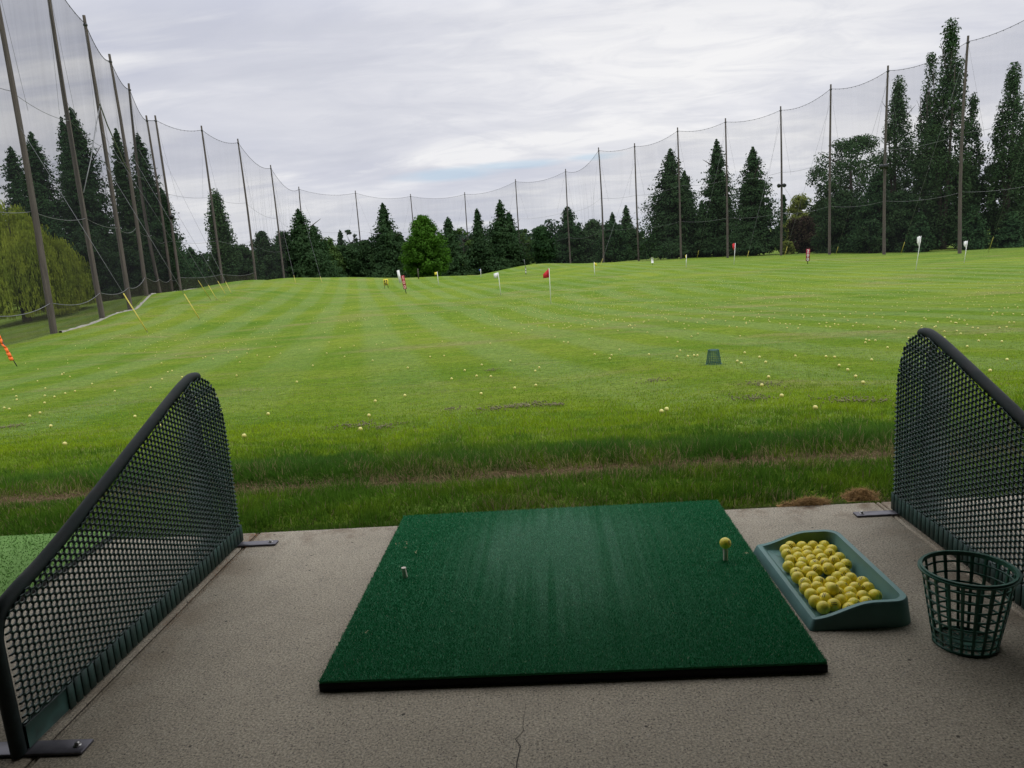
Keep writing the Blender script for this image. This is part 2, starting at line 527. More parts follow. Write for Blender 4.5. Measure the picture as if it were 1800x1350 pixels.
# ------------------------------------------------------------------ ground
rr = np.concatenate(([0.6, 1.5, 2.4], np.exp(np.linspace(math.log(3.0), math.log(6000), 470))))
aa = np.concatenate((np.linspace(-pi, -1.15, 50)[:-1], np.linspace(-1.15, 1.15, 460), np.linspace(1.15, pi, 50)[1:-1]))
A, R_ = np.meshgrid(aa, rr)
X = R_ * np.sin(A); Y = R_ * np.cos(A); Z = zt(X, Y)
nr, na = X.shape
I = np.arange(nr * na).reshape(nr, na)
q = np.stack([I[:-1, :], np.roll(I, -1, 1)[:-1, :], np.roll(I, -1, 1)[1:, :], I[1:, :]], -1).reshape(-1, 4)
g = link_mesh("ground", np.stack([X, Y, Z], -1).reshape(-1, 3), q[:, ::-1], M["ground"], smooth=True)
tag(g, kind="structure")

# ------------------------------------------------------------------ grass blades
def bare(x, y):
    """1 = fully grown, 0 = bare soil"""
    yy = np.abs(y - 4.44 - .05 * np.sin(x * 1.7))
    n = vnoise(x + 40, y * 2.2 + 9, 1.5, 3)
    rut = np.clip((yy - .03) / .13, 0, 1)
    k = np.where(n > .47, rut, 1.0)
    k = k * np.where((yy < .3), .55 + .45 * np.clip(yy / .3, 0, 1), 1)
    # worn earth at the slab edge behind the tray
    d = np.exp(-((x - 1.15) / .28) ** 2 - ((y - 3.42) / .07) ** 2)
    return k * (1 - .9 * d)


def blades(n, y0, y1, hfun, w, seg, fade=None, slope=.80, off=-.04):
    # density uniform in area over the wedge seen by the camera and a margin
    u = rng.random(n); y = np.sqrt(y0 ** 2 + u * (y1 ** 2 - y0 ** 2))
    x = (rng.random(n) * 2 - 1) * (slope * y + .5) + off * y
    k = bare(x, y); m = rng.random(n) < k
    if fade is not None: m &= rng.random(n) < fade(y)
    x, y, k = x[m], y[m], k[m]; n = len(x)
    z = zt(x, y)
    h = hfun(x, y) * (.6 + .8 * rng.random(n)) * (.45 + .55 * k)
    a = rng.random(n) * 2 * pi
    lean = rng.random(n) ** .8 * 1.05
    clump = vnoise(x, y, 5, 2) * 2 * pi * 2
    la = np.where(rng.random(n) < .5, clump, rng.random(n) * 2 * pi)
    dx, dy = np.cos(la) * lean * h, np.sin(la) * lean * h
    wx, wy = np.cos(a) * w * .5, np.sin(a) * w * .5
    hz = h * np.sqrt(np.maximum(1 - lean ** 2 * .8, .2))
    B = np.stack([x, y, z - .006], -1)
    W = np.stack([wx, wy, np.zeros(n)], -1)
    D = np.stack([dx, dy, hz], -1)
    MID = np.stack([dx * .35, dy * .35, hz * .6], -1)
    # colour
    n1 = vnoise(x, y * 1.6, .8, 3); n2 = vnoise(x + 90, y, 3.5, 2); t = rng.random(n)
    dark = np.array([.050, .126, .013]); lush = np.array([.094, .204, .018]); yel = np.array([.235, .335, .014]); dry = np.array([.30, .25, .12]); blu = np.array([.075, .17, .035])
    f = np.clip((n1 - .3) * 2.2 + (t - .5) * .7, 0, 1)[:, None]
    c = dark * (1 - f) + lush * f
    sunny = np.clip((y - 4.7) / 2.2, 0, 1)  # tints blades beyond the shaded strip brighter and yellower, as if sunlit
    f2 = np.clip((n2 - .5) * 2 * .5 + sunny * .7 + (t - .5) * .3, 0, 1)[:, None]; c = c * (1 - f2) + yel * f2
    lushband = np.exp(-((y - 4.95) / .22) ** 2)[:, None] * .4; c = c * (1 - lushband) + blu * lushband
    near = np.abs(y - 4.44)
    pd = .04 + .5 * np.exp(-(near / .28) ** 2) * (n2 > .35) + .30 * np.exp(-((x + .0 - .3 * np.sin(y)) / .35) ** 2 - ((y - 3.6) / .25) ** 2) + .5 * np.exp(-((x - 1.2) / .45) ** 2 - ((y - 3.45) / .12) ** 2)
    d = (rng.random(n) < pd)[:, None]
    c = np.where(d, dry * (.5 + .7 * t[:, None]), c)
    c = c * np.where(y < 4.6, .85, 1.0)[:, None] * (.66 + .68 * rng.random(n)[:, None])  # near blades darkened in their tint, adding to the roof's shade
    if seg == 2:
        V = np.stack([B - W, B + W, B + MID + W * .75, B + MID - W * .75, B + D], 1)
        i0 = np.arange(n)[:, None] * 5
        loops = np.concatenate([i0 + np.array([[0, 1, 2, 3]]), i0 + np.array([[3, 2, 4]])], 1).ravel()
        sizes = np.tile([4, 3], n)
        C = np.repeat(c, 5, 0)
    else:
        V = np.stack([B - W, B + W, B + D], 1)
        loops = np.arange(n * 3); sizes = np.full(n, 3)
        C = np.repeat(c, 3, 0)
    return V.reshape(-1, 3), loops, sizes, C


def hn(x, y):
    h = .042 + .030 * (vnoise(x, y, 6.5, 3) - .5) * 2
    h = h + .028 * np.exp(-((y - 4.85) / .28) ** 2)
    h = h * np.where(np.abs(y - 3.42) < .08, .62, 1)
    return h * np.clip(1.15 - (y - 5.0) * .16, .40, 1.15)


parts = [blades(210000, 3.385, 5.6, hn, .0050, 2, lambda y: np.clip((5.6 - y) / .6, 0, 1)), blades(260000, 5.0, 10.5, hn, .006, 2, lambda y: np.minimum(np.clip((y - 5.0) / .6, 0, 1), np.clip((10.5 - y) / 4, 0, 1))),
         blades(330000, 7, 26, lambda x, y: .026 - .010 * np.clip((y - 10) / 12, 0, 1), .011, 1, lambda y: np.minimum(np.clip((y - 7) / 3, 0, 1), np.clip((26 - y) / 14, 0, 1) ** 1.2))]
off = 0; Vs = []; Ls = []; Ss = []; Cs = []
for V, L, sz, C in parts:
    Vs.append(V); Ls.append(L + off); Ss.append(sz); Cs.append(C); off += len(V)
gr = link_mesh("grass", np.concatenate(Vs), (np.concatenate(Ls), np.concatenate(Ss)), M["blade"], attr=np.concatenate(Cs))
tag(gr, "green grass blades growing thick beyond the concrete slab", "grass", kind="stuff")

# flat thatch strands lying in the rut and on the slab edge
n = 5000
x = (rng.random(n) * 2 - 1) * 3.8; y = 4.44 + rng.normal(0, .12, n)
z = zt(x, y) + .006; a = rng.random(n) * 2 * pi; L = .02 + .05 * rng.random(n)
D = np.stack([np.cos(a) * L, np.sin(a) * L, rng.random(n) * .02], -1); W = np.stack([-np.sin(a) * .002, np.cos(a) * .002, np.zeros(n)], -1)
B = np.stack([x, y, z], -1)
V = np.stack([B - W, B + W, B + D], 1).reshape(-1, 3)
c = np.array([.30, .235, .13]) * (.4 + .8 * rng.random((n, 1)))
th = link_mesh("thatch", V, np.arange(n * 3).reshape(-1, 3), M["blade"], attr=np.repeat(c, 3, 0))
tag(th, "dead straw coloured grass strands lying in the bare rut", "thatch", kind="stuff")

# small white clover flowers / dead clods on the lawn (dark grey-brown grass clippings)
def clods(cx, cy, n, sx, sy):
    mb = MB()
    for i in range(n):
        x = cx + rng.normal(0, sx); y = cy + rng.normal(0, sy); z = float(zt(x, y)) + .028
        s = .003 + .008 * rng.random()
        a = rng.random() * 2 * pi
        P = [(x + s * cos(a + k * pi / 2) * (.6 + rng.random()), y + s * sin(a + k * pi / 2) * (.6 + rng.random()), z) for k in range(4)]
        mb.add(P + [(x, y, z + s * .3), (x, y, z - .02)], [(0, 1, 4), (1, 2, 4), (2, 3, 4), (3, 0, 4), (1, 0, 5), (2, 1, 5), (3, 2, 5), (0, 3, 5)])
    return mb
M["clip"] = simple_mat("dead_grass_clippings", (.165, .155, .075), .95, .5, 30)
for (px, py, n, s, lab) in [(880, 719, 34, .10, "loose grey divot clippings on the lawn, left patch of three near the centre"), (930, 714, 40, .09, "loose grey divot clippings on the lawn, middle patch of three near the centre"), (975, 714, 14, .05, "small grey divot clippings at the right end of the row near the centre"),
                            (797, 721, 10, .05, "small patch of grey clippings left of the central divot row"), (865, 652, 14, .08, "grey divot clippings high up the lawn behind the small yellow balls"), (1151, 671, 16, .08, "grey divot clippings below and left of the upturned basket"),
                            (1322, 702, 26, .1, "grey divot clippings beside the two balls below the upturned basket"), (1340, 678, 22, .1, "grey divot clippings just behind a yellow ball right of centre"), (1500, 706, 36, .13, "grey divot clippings just left of the right mesh divider"), (16, 752, 30, .1, "dark divot clippings at the left edge of the photo"),
                            (680, 752, 20, .10, "grey divot clippings right of the nearest lawn ball"), (625, 750, 22, .10, "grey divot clippings behind the nearest lawn ball")]:
    p = hit(px, py)
    o = clods(p[0], p[1], n * 4, s * 1.2, s * .55 * 3).build("divot_clippings", M["clip"])
    tag(o, lab, "divot", kind="stuff")

# ------------------------------------------------------------------ concrete slab
JL, JR, EY = -1.418, 1.436, 3.325
slab = empty("concrete_slab", (0, 0, 0)); tag(slab, kind="structure")
def slab_piece(x0, x1):
    mb = MB(); mb.bevel_box(x0, x1, -7, EY, -.14, 0, .004)
    return mb.build("slab_panel", M["conc"], slab)
for x0, x1 in ((-26, -7.07), (-7.06, -4.29), (-4.282, -1.436), (-1.430, JL - .008), (JL, JR - .006), (JR, 1.452), (1.458, 4.29), (4.298, 7.1), (7.11, 26)):
    slab_piece(x0, x1)
jb = MB(); jb.box(-26, 26, -6.9, EY - .02, -.2, -.022); tag(jb.build("joint_filler", M["soil"], slab))
# crack: a thin dark ribbon 1 mm proud following the hairline crack
pts = [(925, 1235), (921, 1262), (919, 1278), (921, 1285), (906, 1300), (915, 1312), (911, 1330), (908, 1345), (909, 1362), (905, 1400)]
mb = MB(); prev = None
for i, (px, py) in enumerate(pts):
    p = on_z(px, py); w = .0003 + .0009 * min(1, i / 6)
    mb.V += [(p[0] - w, p[1], .0012), (p[0] + w, p[1], .0012)]
    if i: mb.F.append((2 * i - 2, 2 * i - 1, 2 * i + 1, 2 * i))
mb.build("crack", M["rubber"], slab)

# ------------------------------------------------------------------ shelter over the bays (shades the slab, outside the frame)
sh = empty("bay_shelter", (0, 0, 0)); tag(sh, "dark timber roofed shelter standing over the hitting bays", "shelter")
mb = MB(); mb.box(-26, 26, -4.0, 2.95, 2.50, 2.78); r_ = mb.build("roof", M["roof"], sh)
mb = MB(); mb.box(-26, 26, -3.95, -3.75, 0.0, 2.497); w_ = mb.build("back_wall", M["wall"], sh)
for px in (-11.5, -5.7, 5.7, 11.5):
    mb = MB(); mb.box(px - .07, px + .07, -1.5, -1.36, .001, 2.497); mb.build("post", M["roof"], sh)

# ------------------------------------------------------------------ hitting mats
def hitting_mat(cx, y0, y1, wx, m_top, far=False):
    root = empty("hitting_mat", (cx, (y0 + y1) / 2, 0))
    hx = wx / 2; hy = (y1 - y0) / 2
    mb = MB(); mb.bevel_box(-hx, hx, -hy, hy, .0005, .024, .004); mb.build("rubber_base", M["rubber"], root)
    mb = MB(); mb.bevel_box(-hx + .002, hx - .002, -hy + .002, hy - .002, .0245, .0315, .002); mb.build("turf_top", m_top, root)
    n = 16000 if far else 240000
    x = (rng.random(n) * 2 - 1) * (hx - .001); y = (rng.random(n) * 2 - 1) * (hy - .001)
    h = .0045 + .004 * rng.random(n); a = rng.random(n) * 2 * pi; w = .00095 if not far else .003
    B = np.stack([x, y, np.full(n, .031)], -1); W = np.stack([np.cos(a) * w, np.sin(a) * w, np.zeros(n)], -1)
    la = rng.random(n) * 2 * pi; l = rng.random(n) * .9
    D = np.stack([np.cos(la) * l * h, np.sin(la) * l * h, h], -1)
    V = np.stack([B - W, B + W, B + D], 1).reshape(-1, 3)
    if far:
        c = np.array([.17, .33, .085]) * (.7 + .7 * rng.random((n, 1)))  # fibres lightened too, same painted brightness as the pile
    else:
        base = np.array([.010, .185, .058]); lite = np.array([.045, .36, .15]); dust = np.array([.52, .84, .64])
        t = rng.random((n, 1)); c = base * (1 - t) + lite * t
        # chalky worn ball-strike lanes
        str_ = vnoise(x * 46 + 3, y * .35, 1.5, 3); blot = vnoise(x, y, 2.2, 3)
        wear = np.exp(-((x - .02) / .38) ** 2 - ((y - .14) / .60) ** 2) * (.60 + 1.2 * (str_ - .5)) * (.45 + .9 * blot)
        wear += .45 * np.exp(-((x + .12) / .20) ** 2 - ((y - .27) / .26) ** 2) + .28 * np.exp(-((x - .0) / .10) ** 2 - ((y - .35) / .35) ** 2) * (str_ * 1.6)
        f = np.clip(wear * 1.5, 0, .92)[:, None]
        c = c * (1 - f) + dust * f * (.35 + .65 * rng.random((n, 1))) + 0
        sp = (rng.random((n, 1)) < .02); c = np.where(sp, np.array([.6, .66, .48]), c)
    link_mesh("turf_fibres", V, np.arange(n * 3).reshape(-1, 3), M["fiber"], root, attr=np.repeat(c, 3, 0))
    return root


tag(hitting_mat(0.0, 1.99, 3.37, 1.474, M["mat"]), "dark green turf hitting mat on black rubber in the centre bay", "golf mat")
tag(hitting_mat(-2.88, 1.99, 3.37, 1.474, M["mat_far"], True), "lighter green hitting mat of the next bay behind the left divider", "golf mat")
tag(hitting_mat(2.88, 1.99, 3.37, 1.474, M["mat_far"], True), "green hitting mat of the next bay behind the right divider", "golf mat")

# turf tees
def tee_obj(px, py, h, r, label, lean=0.):
    p = on_z(px, py, .034)
    mb = MB()
    mb.tube([(0, 0, -.002), (lean * h * .5, 0, h * .5), (lean * h, 0, h)], [r, r, r * .97], 20, True)
    mb.tube([(lean * h, 0, h + .0005), (lean * h, 0, h + .003)], [r * 1.08, r * 1.1], 20)
    o = mb.build("rubber_tee", M["tee"]); smooth_by_angle(o)
    o.location = p; tag(o, label, "golf tee")
    return p
t1 = tee_obj(1275.5, 984, .044, .0092, "white rubber tee under the single yellow ball on the mat")
t2 = tee_obj(713, 1014, .035, .0085, "short empty cream rubber tee near the left side of the mat", -.12)

# dead leaf bits on the mat
mb = MB()
for (px, py) in [(699, 957), (713, 955), (714, 963), (728, 970), (1313, 972), (650, 1110)]:
    p = on_z(px, py, .040)
    for k in range(2):
        a = rng.random() * 2 * pi; L = .004 + .007 * rng.random(); w = .0011
        d = np.array([cos(a) * L, sin(a) * L, 0]); n_ = np.array([-sin(a) * w, cos(a) * w, 0])
        q0 = p + rng.normal(0, .006, 3) * [1, 1, 0]
        mb.add([q0 - d - n_, q0 - d + n_, q0 + n_ * 1.2 + [0, 0, .004], q0 - n_ * 1.2 + [0, 0, .004], q0 + d + [0, 0, .001]], [(0, 1, 2, 3), (3, 2, 4)])
dl = mb.build("dry_leaf_bits", simple_mat("dry_leaf", (.36, .33, .18), .8, .4, 60)); tag(dl, "pale dry grass bits scattered over the green mat", "debris", kind="stuff")

# ------------------------------------------------------------------ golf balls
BR = .0214
def sphere_mesh(name, r, seg, rings, mat):
    V = [(0, 0, r)]; F = []
    for i in range(1, rings):
        t = pi * i / rings
        for k in range(seg): V.append((r * sin(t) * cos(2 * pi * k / seg), r * sin(t) * sin(2 * pi * k / seg), r * cos(t)))
    V.append((0, 0, -r))
    for k in range(seg): F.append((0, 1 + k, 1 + (k + 1) % seg))
    for i in range(rings - 2):
        for k in range(seg):
            a = 1 + i * seg + k; b_ = 1 + i * seg + (k + 1) % seg
            F.append((a, a + seg, b_ + seg, b_))
    e = len(V) - 1
    for k in range(seg): F.append((e, e - seg + (k + 1) % seg, e - seg + k))
    o = link_mesh(name, V, F, mat, smooth=True)
    return o
proto = sphere_mesh("golf_ball", BR, 32, 20, M["ball"])
proto.location = (t1[0], t1[1], t1[2] + .0475 + BR - .002); proto.rotation_euler = (1.25, .25, .6)
tag(proto, "yellow golf ball teed up on the white rubber tee", "golf ball")

# tray
TX0, TX1, TY0, TY1 = .768, 1.082, 2.228, 2.838
def tray():
    root = empty("ball_tray", ((TX0 + TX1) / 2, (TY0 + TY1) / 2, 0))
    cx, cy = (TX0 + TX1) / 2, (TY0 + TY1) / 2; hx = (TX1 - TX0) / 2; hy = (TY1 - TY0) / 2
    N = 16
    def outline(ix, iy, rad_l, rad_r):
        # counterclockwise rounded rectangle, small radius on the mat side, large on the far side
        P = []
        for (sx, sy, a0, rad) in ((1, -1, -pi / 2, rad_r), (1, 1, 0, rad_r), (-1, 1, pi / 2, rad_l), (-1, -1, pi, rad_l)):
            ccx = sx * (hx - ix - rad); ccy = sy * (hy - iy - rad)
            for k in range(9):
                a = a0 + pi / 2 * k / 8
                P.append((ccx + rad * cos(a), ccy + rad * sin(a)))
        # subdivide long sides
        Q = []
        for i in range(len(P)):
            a = np.array(P[i]); b_ = np.array(P[(i + 1) % len(P)]); Lh = np.linalg.norm(b_ - a)
            m = 10 if Lh > .1 else 1
            for k in range(m): Q.append(tuple(a + (b_ - a) * k / m))
        return Q
    def top(x):      # height of the wall top: low lip on the mat side, sweeping up
        t = (x + hx) / (2 * hx); t = min(max((t - .02) / .6, 0), 1)
        return .034 + .048 * t * t * (3 - 2 * t)
    o0 = outline(-.010, -.008, .012, .06); o1 = outline(0, 0, .012, .055); o2 = outline(.004, .004, .010, .052)
    i1 = outline(.020, .020, .008, .042); i2 = outline(.030, .026, .008, .036)
    nP = len(o1); V = []; F = []
    def fl(x): return .010 + .010 * (1 - (x + hx) / (2 * hx))
    V += [(x, y, .0006) for x, y in o0]
    V += [(x, y, top(x) - .006) for x, y in o1]
    V += [(x, y, top(x)) for x, y in o2]
    V += [(x, y, top(x) - .001 if x > -hx + .025 else top(x) - .002) for x, y in i1]
    V += [(x, y, min(fl(x) + .004, top(x) - .004)) for x, y in i2]
    for r in range(4):
        for i in range(nP):
            j = (i + 1) % nP
            F.append((r * nP + i, r * nP + j, (r + 1) * nP + j, (r + 1) * nP + i))
    c0 = len(V)
    V += [(x * .97, y * .985, fl(x)) for x, y in i2]
    for i in range(nP):
        j = (i + 1) % nP; F.append((4 * nP + i, 4 * nP + j, c0 + j, c0 + i))
    V.append((0, 0, fl(0))); e = len(V) - 1
    for i in range(nP): F.append((c0 + i, c0 + (i + 1) % nP, e))
    o = link_mesh("tray_body", V, F, M["tray"], root); smooth_by_angle(o, 38)
    return root
tr = tray(); tr.rotation_euler.z = radians(1.0)
tag(tr, "teal plastic ball tray full of yellow balls beside the mat", "ball tray")

zb = [(880, 255, 0), (875, 292, 0), (845, 340, 0), (1010, 258, 0), (960, 280, 0), (1095, 258, 0), (1140, 284, 0), (1060, 294, 0), (920, 320, 0), (1000, 317, 0), (1138, 320, 0), (915, 359, 0), (1000, 347, 0), (1075, 337, 0), (1175, 350, 0),
      (895, 394, 0), (1000, 387, 0), (1080, 374, 0), (985, 412, 0), (1110, 405, 0), (1162, 404, 1), (1190, 377, 0), (1230, 410, 0), (885, 442, 0), (965, 437, 0), (1075, 430, 0), (1060, 470, 0), (1150, 467, 0), (1240, 447, 0), (900, 490, 1), (990, 478, 0),
      (990, 512, 0), (1110, 500, 1), (1205, 507, 0), (1275, 487, 0), (990, 567, 0), (1065, 545, 0), (1135, 532, 1), (1150, 572, 0), (1225, 545, 0), (1300, 522, 0), (1305, 555, 1), (1220, 580, 0), (1085, 590, 0), (1015, 615, 0), (1145, 607, 1), (1255, 622, 1), (1335, 602, 0),
      (1405, 542, 0), (1455, 592, 0), (1408, 622, 1), (1050, 655, 0), (1050, 697, 0), (1140, 682, 0), (1092, 728, 0), (1185, 718, 0), (1245, 692, 0), (1335, 672, 1), (1500, 660, 0), (1420, 677, 0), (1205, 655, 0), (1110, 630, 0), (1290, 715, 0)]
BP = []
for (zx, zy, lay) in zb:
    z = .016 + BR + lay * .032
    p = on_z(1200 + zx / 4.5, 900 + zy / 4.5, z); BP.append([p[0], p[1], z])
BP = np.array(BP); nB = len(BP)
for it in range(260):
    BP[:, 2] -= .0006
    for rep in range(3):
        D = BP[:, None, :] - BP[None, :, :]; dist = np.sqrt((D ** 2).sum(-1)) + np.eye(nB)
        ov = np.maximum(2 * BR - dist, 0) * (1 - np.eye(nB))
        BP += (D / dist[..., None] * ov[..., None]).sum(1) * .28
        BP[:, 0] = np.clip(BP[:, 0], TX0 + .03 + BR, TX1 - .034 - BR); BP[:, 1] = np.clip(BP[:, 1], TY0 + .028 + BR, TY1 - .030 - BR)
        fl = .0115 + .010 * (1 - (BP[:, 0] - TX0) / (TX1 - TX0)) + BR
        BP[:, 2] = np.maximum(BP[:, 2], fl)
for i, p in enumerate(BP):
    c = proto.copy(); COL.objects.link(c); c.location = p
    c.rotation_euler = (rng.normal(.75, .75), rng.normal(0, .7), rng.normal(0, .9))
    tag(c, "yellow range ball in the pile in the teal tray", "golf ball", "balls piled in the teal tray")

# ------------------------------------------------------------------ baskets
def basket(name, mat, label, loc, flip=False, H=.232, R0=.083, R1=.121):
    root = empty(name, loc)
    mb = MB(); nrib = 20
    def rad(t): return R0 + (R1 - R0) * t ** .9
    for k in range(nrib):
        a = 2 * pi * k / nrib
        for s in range(6):
            t0, t1_ = s / 6, (s + 1) / 6
            P = []
            for t in (t0, t1_):
                r = rad(t); z = t * H; w = .0040 + .0012 * t
                ca, sa = cos(a), sin(a)
                for (dr, dt) in ((-.0013, -w), (.0013, -w), (.0013, w), (-.0013, w)):
                    P.append(((r + dr) * ca - dt * sa, (r + dr) * sa + dt * ca, z))
            mb.add(P, [(0, 1, 5, 4), (1, 2, 6, 5), (2, 3, 7, 6), (3, 0, 4, 7)])
    mb.build("ribs", mat, root)
    mb = MB()
    def ring(t, h, th, n=48, dr=0.):
        V = []; F = []
        for k in range(n):
            a = 2 * pi * k / n
            for (q_, zz) in ((-th, -h), (th, -h), (th, h), (-th, h)):
                r = rad(t) + dr + q_; V.append((r * cos(a), r * sin(a), t * H + zz))
        for k in range(n):
            j = (k + 1) % n
            for m_ in range(4):
                F.append((k * 4 + m_, j * 4 + m_, j * 4 + (m_ + 1) % 4, k * 4 + (m_ + 1) % 4))
        mb.add(V, F)
    for t in np.linspace(.10, .89, 7): ring(t, .0026, .0018)
    mb.build("hoops", mat, root)
    mb = MB(); ring(1.0, .0065, .0035, dr=.001); ring(.995, .002, .006, dr=.004); o = mb.build("rim", mat, root); smooth_by_angle(o)
    mb = MB(); ring(.015, .004, .003)
    # base disc with spokes
    for k in range(12):
        a = pi * k / 12
        c_, s_ = cos(a), sin(a); w = .003; L = R0
        mb.add([(-L * c_ + w * s_, -L * s_ - w * c_, .003 + k * .0001), (L * c_ + w * s_, L * s_ - w * c_, .003 + k * .0001), (L * c_ - w * s_, L * s_ + w * c_, .003 + k * .0001), (-L * c_ - w * s_, -L * s_ + w * c_, .003 + k * .0001)], [(0, 1, 2, 3)])
    for rr_ in (.025, .05):
        V = []; F = []
        for k in range(32):
            a = 2 * pi * k / 32; V += [((rr_ - .004) * cos(a), (rr_ - .004) * sin(a), .0055), ((rr_ + .004) * cos(a), (rr_ + .004) * sin(a), .0055)]
        for k in range(32): j = (k + 1) % 32; F.append((2 * k, 2 * k + 1, 2 * j + 1, 2 * j))
        mb.add(V, F)
    mb.build("base", mat, root)
    # carrying handle folded down along the rim
    pts = []
    for k in range(25):
        a = radians(-75) + radians(150) * k / 24 + .35
        pts.append(((R1 + .012) * cos(a), (R1 + .009) * sin(a), H - .004 + .006 * sin(pi * k / 24)))
    mb = MB(); mb.tube(pts, .0032, 8); o = mb.build("handle", mat, root, True)
    if flip: root.rotation_euler = (pi, 0, .5); root.location.z += H
    else: root.rotation_euler = (0, 0, .35)
    return tag(root, label, "ball basket")
basket("ball_basket", M["basket"], "empty green lattice ball basket standing on the concrete right of the tray", (1.183, 2.118, .001))
p = hit(1254.5, 640)
basket("ball_basket", M["basket_far"], "upturned dark green ball basket standing on the open lawn", (p[0], p[1], p[2] + .005), True)

# ------------------------------------------------------------------ divider screens
def divider(X0, sgn, label):
    """sgn = +1: camera stands on the +x side of the panel (left divider)"""
    root = empty("mesh_divider", (X0, 2.5, 0))
    oy = -2.5
    prof = [(1.742, .0), (1.738, .30), (1.744, .375), (1.775, .425), (1.84, .452), (2.005, .497), (2.34, .615), (2.77, .770), (2.93, .822), (3.01, .832), (3.09, .808), (3.15, .745), (3.185, .65), (3.205, .50), (3.212, .25), (3.212, 0)]
    prof = [(a, max(0., b_ - .024 * min(1, b_ / .4)) if b_ > 0 else 0.) for a, b_ in prof]
    # smooth the path with Catmull-Rom
    P = []
    for i in range(len(prof) - 1):
        p0 = np.array(prof[max(i - 1, 0)]); p1 = np.array(prof[i]); p2 = np.array(prof[i + 1]); p3 = np.array(prof[min(i + 2, len(prof) - 1)])
        for k in range(6):
            t = k / 6
            P.append(.5 * ((2 * p1) + (-p0 + p2) * t + (2 * p0 - 5 * p1 + 4 * p2 - p3) * t * t + (-p0 + 3 * p1 - 3 * p2 + p3) * t ** 3))
    P.append(np.array(prof[-1])); P = np.array(P)
    # rail: thick tube to the crest, thinner edge tube down the far end
    crest = int(np.argmax(P[:, 1])) + 3
    mb = MB(); mb.tube([(0, a + oy, max(b_, .004)) for a, b_ in P[:crest + 1]], .0195, 14); o = mb.build("top_rail", M["rail"], root); smooth_by_angle(o, 50)
    FL = .105
    fx = -sgn * FL
    # far edge tube follows the outer edge of the flange
    pts = [(fx * min(1, (i / 8)), a + oy, b_) for i, (a, b_) in enumerate(P[crest:])]
    pts[-1] = (fx, pts[-1][1], .004)
    mb = MB(); mb.tube(pts, .014, 10); o = mb.build("end_tube", M["rail"], root); smooth_by_angle(o, 50)
    # expanded metal : zig-zag strands, neighbours bonded at the knuckles
    LW, SW = .0462, .0200
    from bisect import bisect
    def top_z(y):      # panel outline (under the rail)
        m_ = [b_ for a, b_ in zip(P[:, 0], P[:, 1])]
        # highest z of outline polyline at that y
        zz = []
        for i in range(len(P) - 1):
            a, b_ = P[i], P[i + 1]
            if (a[0] - y) * (b_[0] - y) <= 0 and a[0] != b_[0]: zz.append(a[1] + (b_[1] - a[1]) * (y - a[0]) / (b_[0] - a[0]))
        return max(zz) if zz else -1
    ys = np.linspace(1.70, 3.23, 400); tz = np.array([top_z(v) for v in ys])
    def inside(y, z): return 1.75 < y < 3.208 and .078 < z < np.interp(y, ys, tz) - .004
    def strand_grid(inside, u0, u1, v0, v1, mp, mbx):
        rows = int((v1 - v0) / (SW / 2)) + 1; half = LW / 2
        wd = .0042
        offs = [(0, 0), (.18, 0), (.32, 1), (.5, 1), (.68, 1), (.82, 0)]
        for r in range(rows):
            vb = v0 + r * SW / 2
            flip = r % 2
            pts = []
            nper = int((u1 - u0) / LW) + 2
            for k in range(nper):
                for (fu, fv) in offs:
                    u = u0 + (k + fu) * LW
                    amp = SW / 4 - .0006
                    v = vb + (amp if (fv ^ flip) else -amp)
                    pts.append((u, v))
            ok = [inside(*p) for p in pts]
            i = 0
            while i < len(pts) - 1:
                if ok[i] and ok[i + 1]:
                    j = i + 1
                    while j + 1 < len(pts) and ok[j + 1]: j += 1
                    k0 = len(mbx.V)
                    for (u, v) in pts[i:j + 1]:
                        for (dn, dv) in ((-wd, -.0040), (wd, -.0008), (wd, .0040), (-wd, .0008)):
                            mbx.V.append(mp(u, v + dv, dn))
                    for s in range(j - i):
                        for m_ in range(4):
                            a = k0 + s * 4 + m_; b_ = k0 + s * 4 + (m_ + 1) % 4
                            mbx.F.append((a, b_, b_ + 4, a + 4))
                    i = j
                i += 1
    side = MB(); strand_grid(inside, 1.74, 3.22, .02, .84, lambda u, v, n_: (sgn * .020 + n_ * sgn, u + oy, v), side)
    side.build("side_mesh", M["mesh_green"], root)
    # return flange of the same mesh closing the far end
    top_end = .745
    fl = MB(); strand_grid(lambda u, v: 0 <= u <= FL + .018 and .012 < v < top_end - .35 * max(0, (.03 - u)), -.01, FL + .02, .02, .80, lambda u, v, n_: (sgn * .020 - sgn * u, 3.208 - .10 * max(0, v - .52) / .28 * (max(0, v - .52) / .28) + oy + n_, v), fl)
    fl.build("end_mesh", M["mesh_green"], root)
    bk = MB(); strand_grid(lambda u, v: 3.02 <= u <= 3.2 and .012 < v < np.interp(u, ys, tz) - .06, 3.02, 3.22, .02, .82, lambda u, v, n_: (fx + n_, u + oy, v), bk)
    bk.build("return_mesh", M["mesh_green"], root)
    # base bar
    mb = MB()
    mb.prism([(1.757 + oy, .012), (3.205 + oy, .012), (3.205 + oy, .078), (1.757 + oy, .078)], 0, sgn * .0, sgn * .020)
    mb.build("base_bar", M["bar_green"], root)
    # ribs where the mesh is folded under the bar
    mb = MB(); yv = 1.93
    while yv < 3.2:
        w = .0285
        xa, xb = sorted((sgn * .0202, sgn * .0245))
        mb.bevel_box(xa, xb, yv + oy, yv + w + oy, .009, .083 + rng.random() * .004, .0015)
        yv += .034
    mb.build("folded_mesh_ends", M["bar_green"], root)
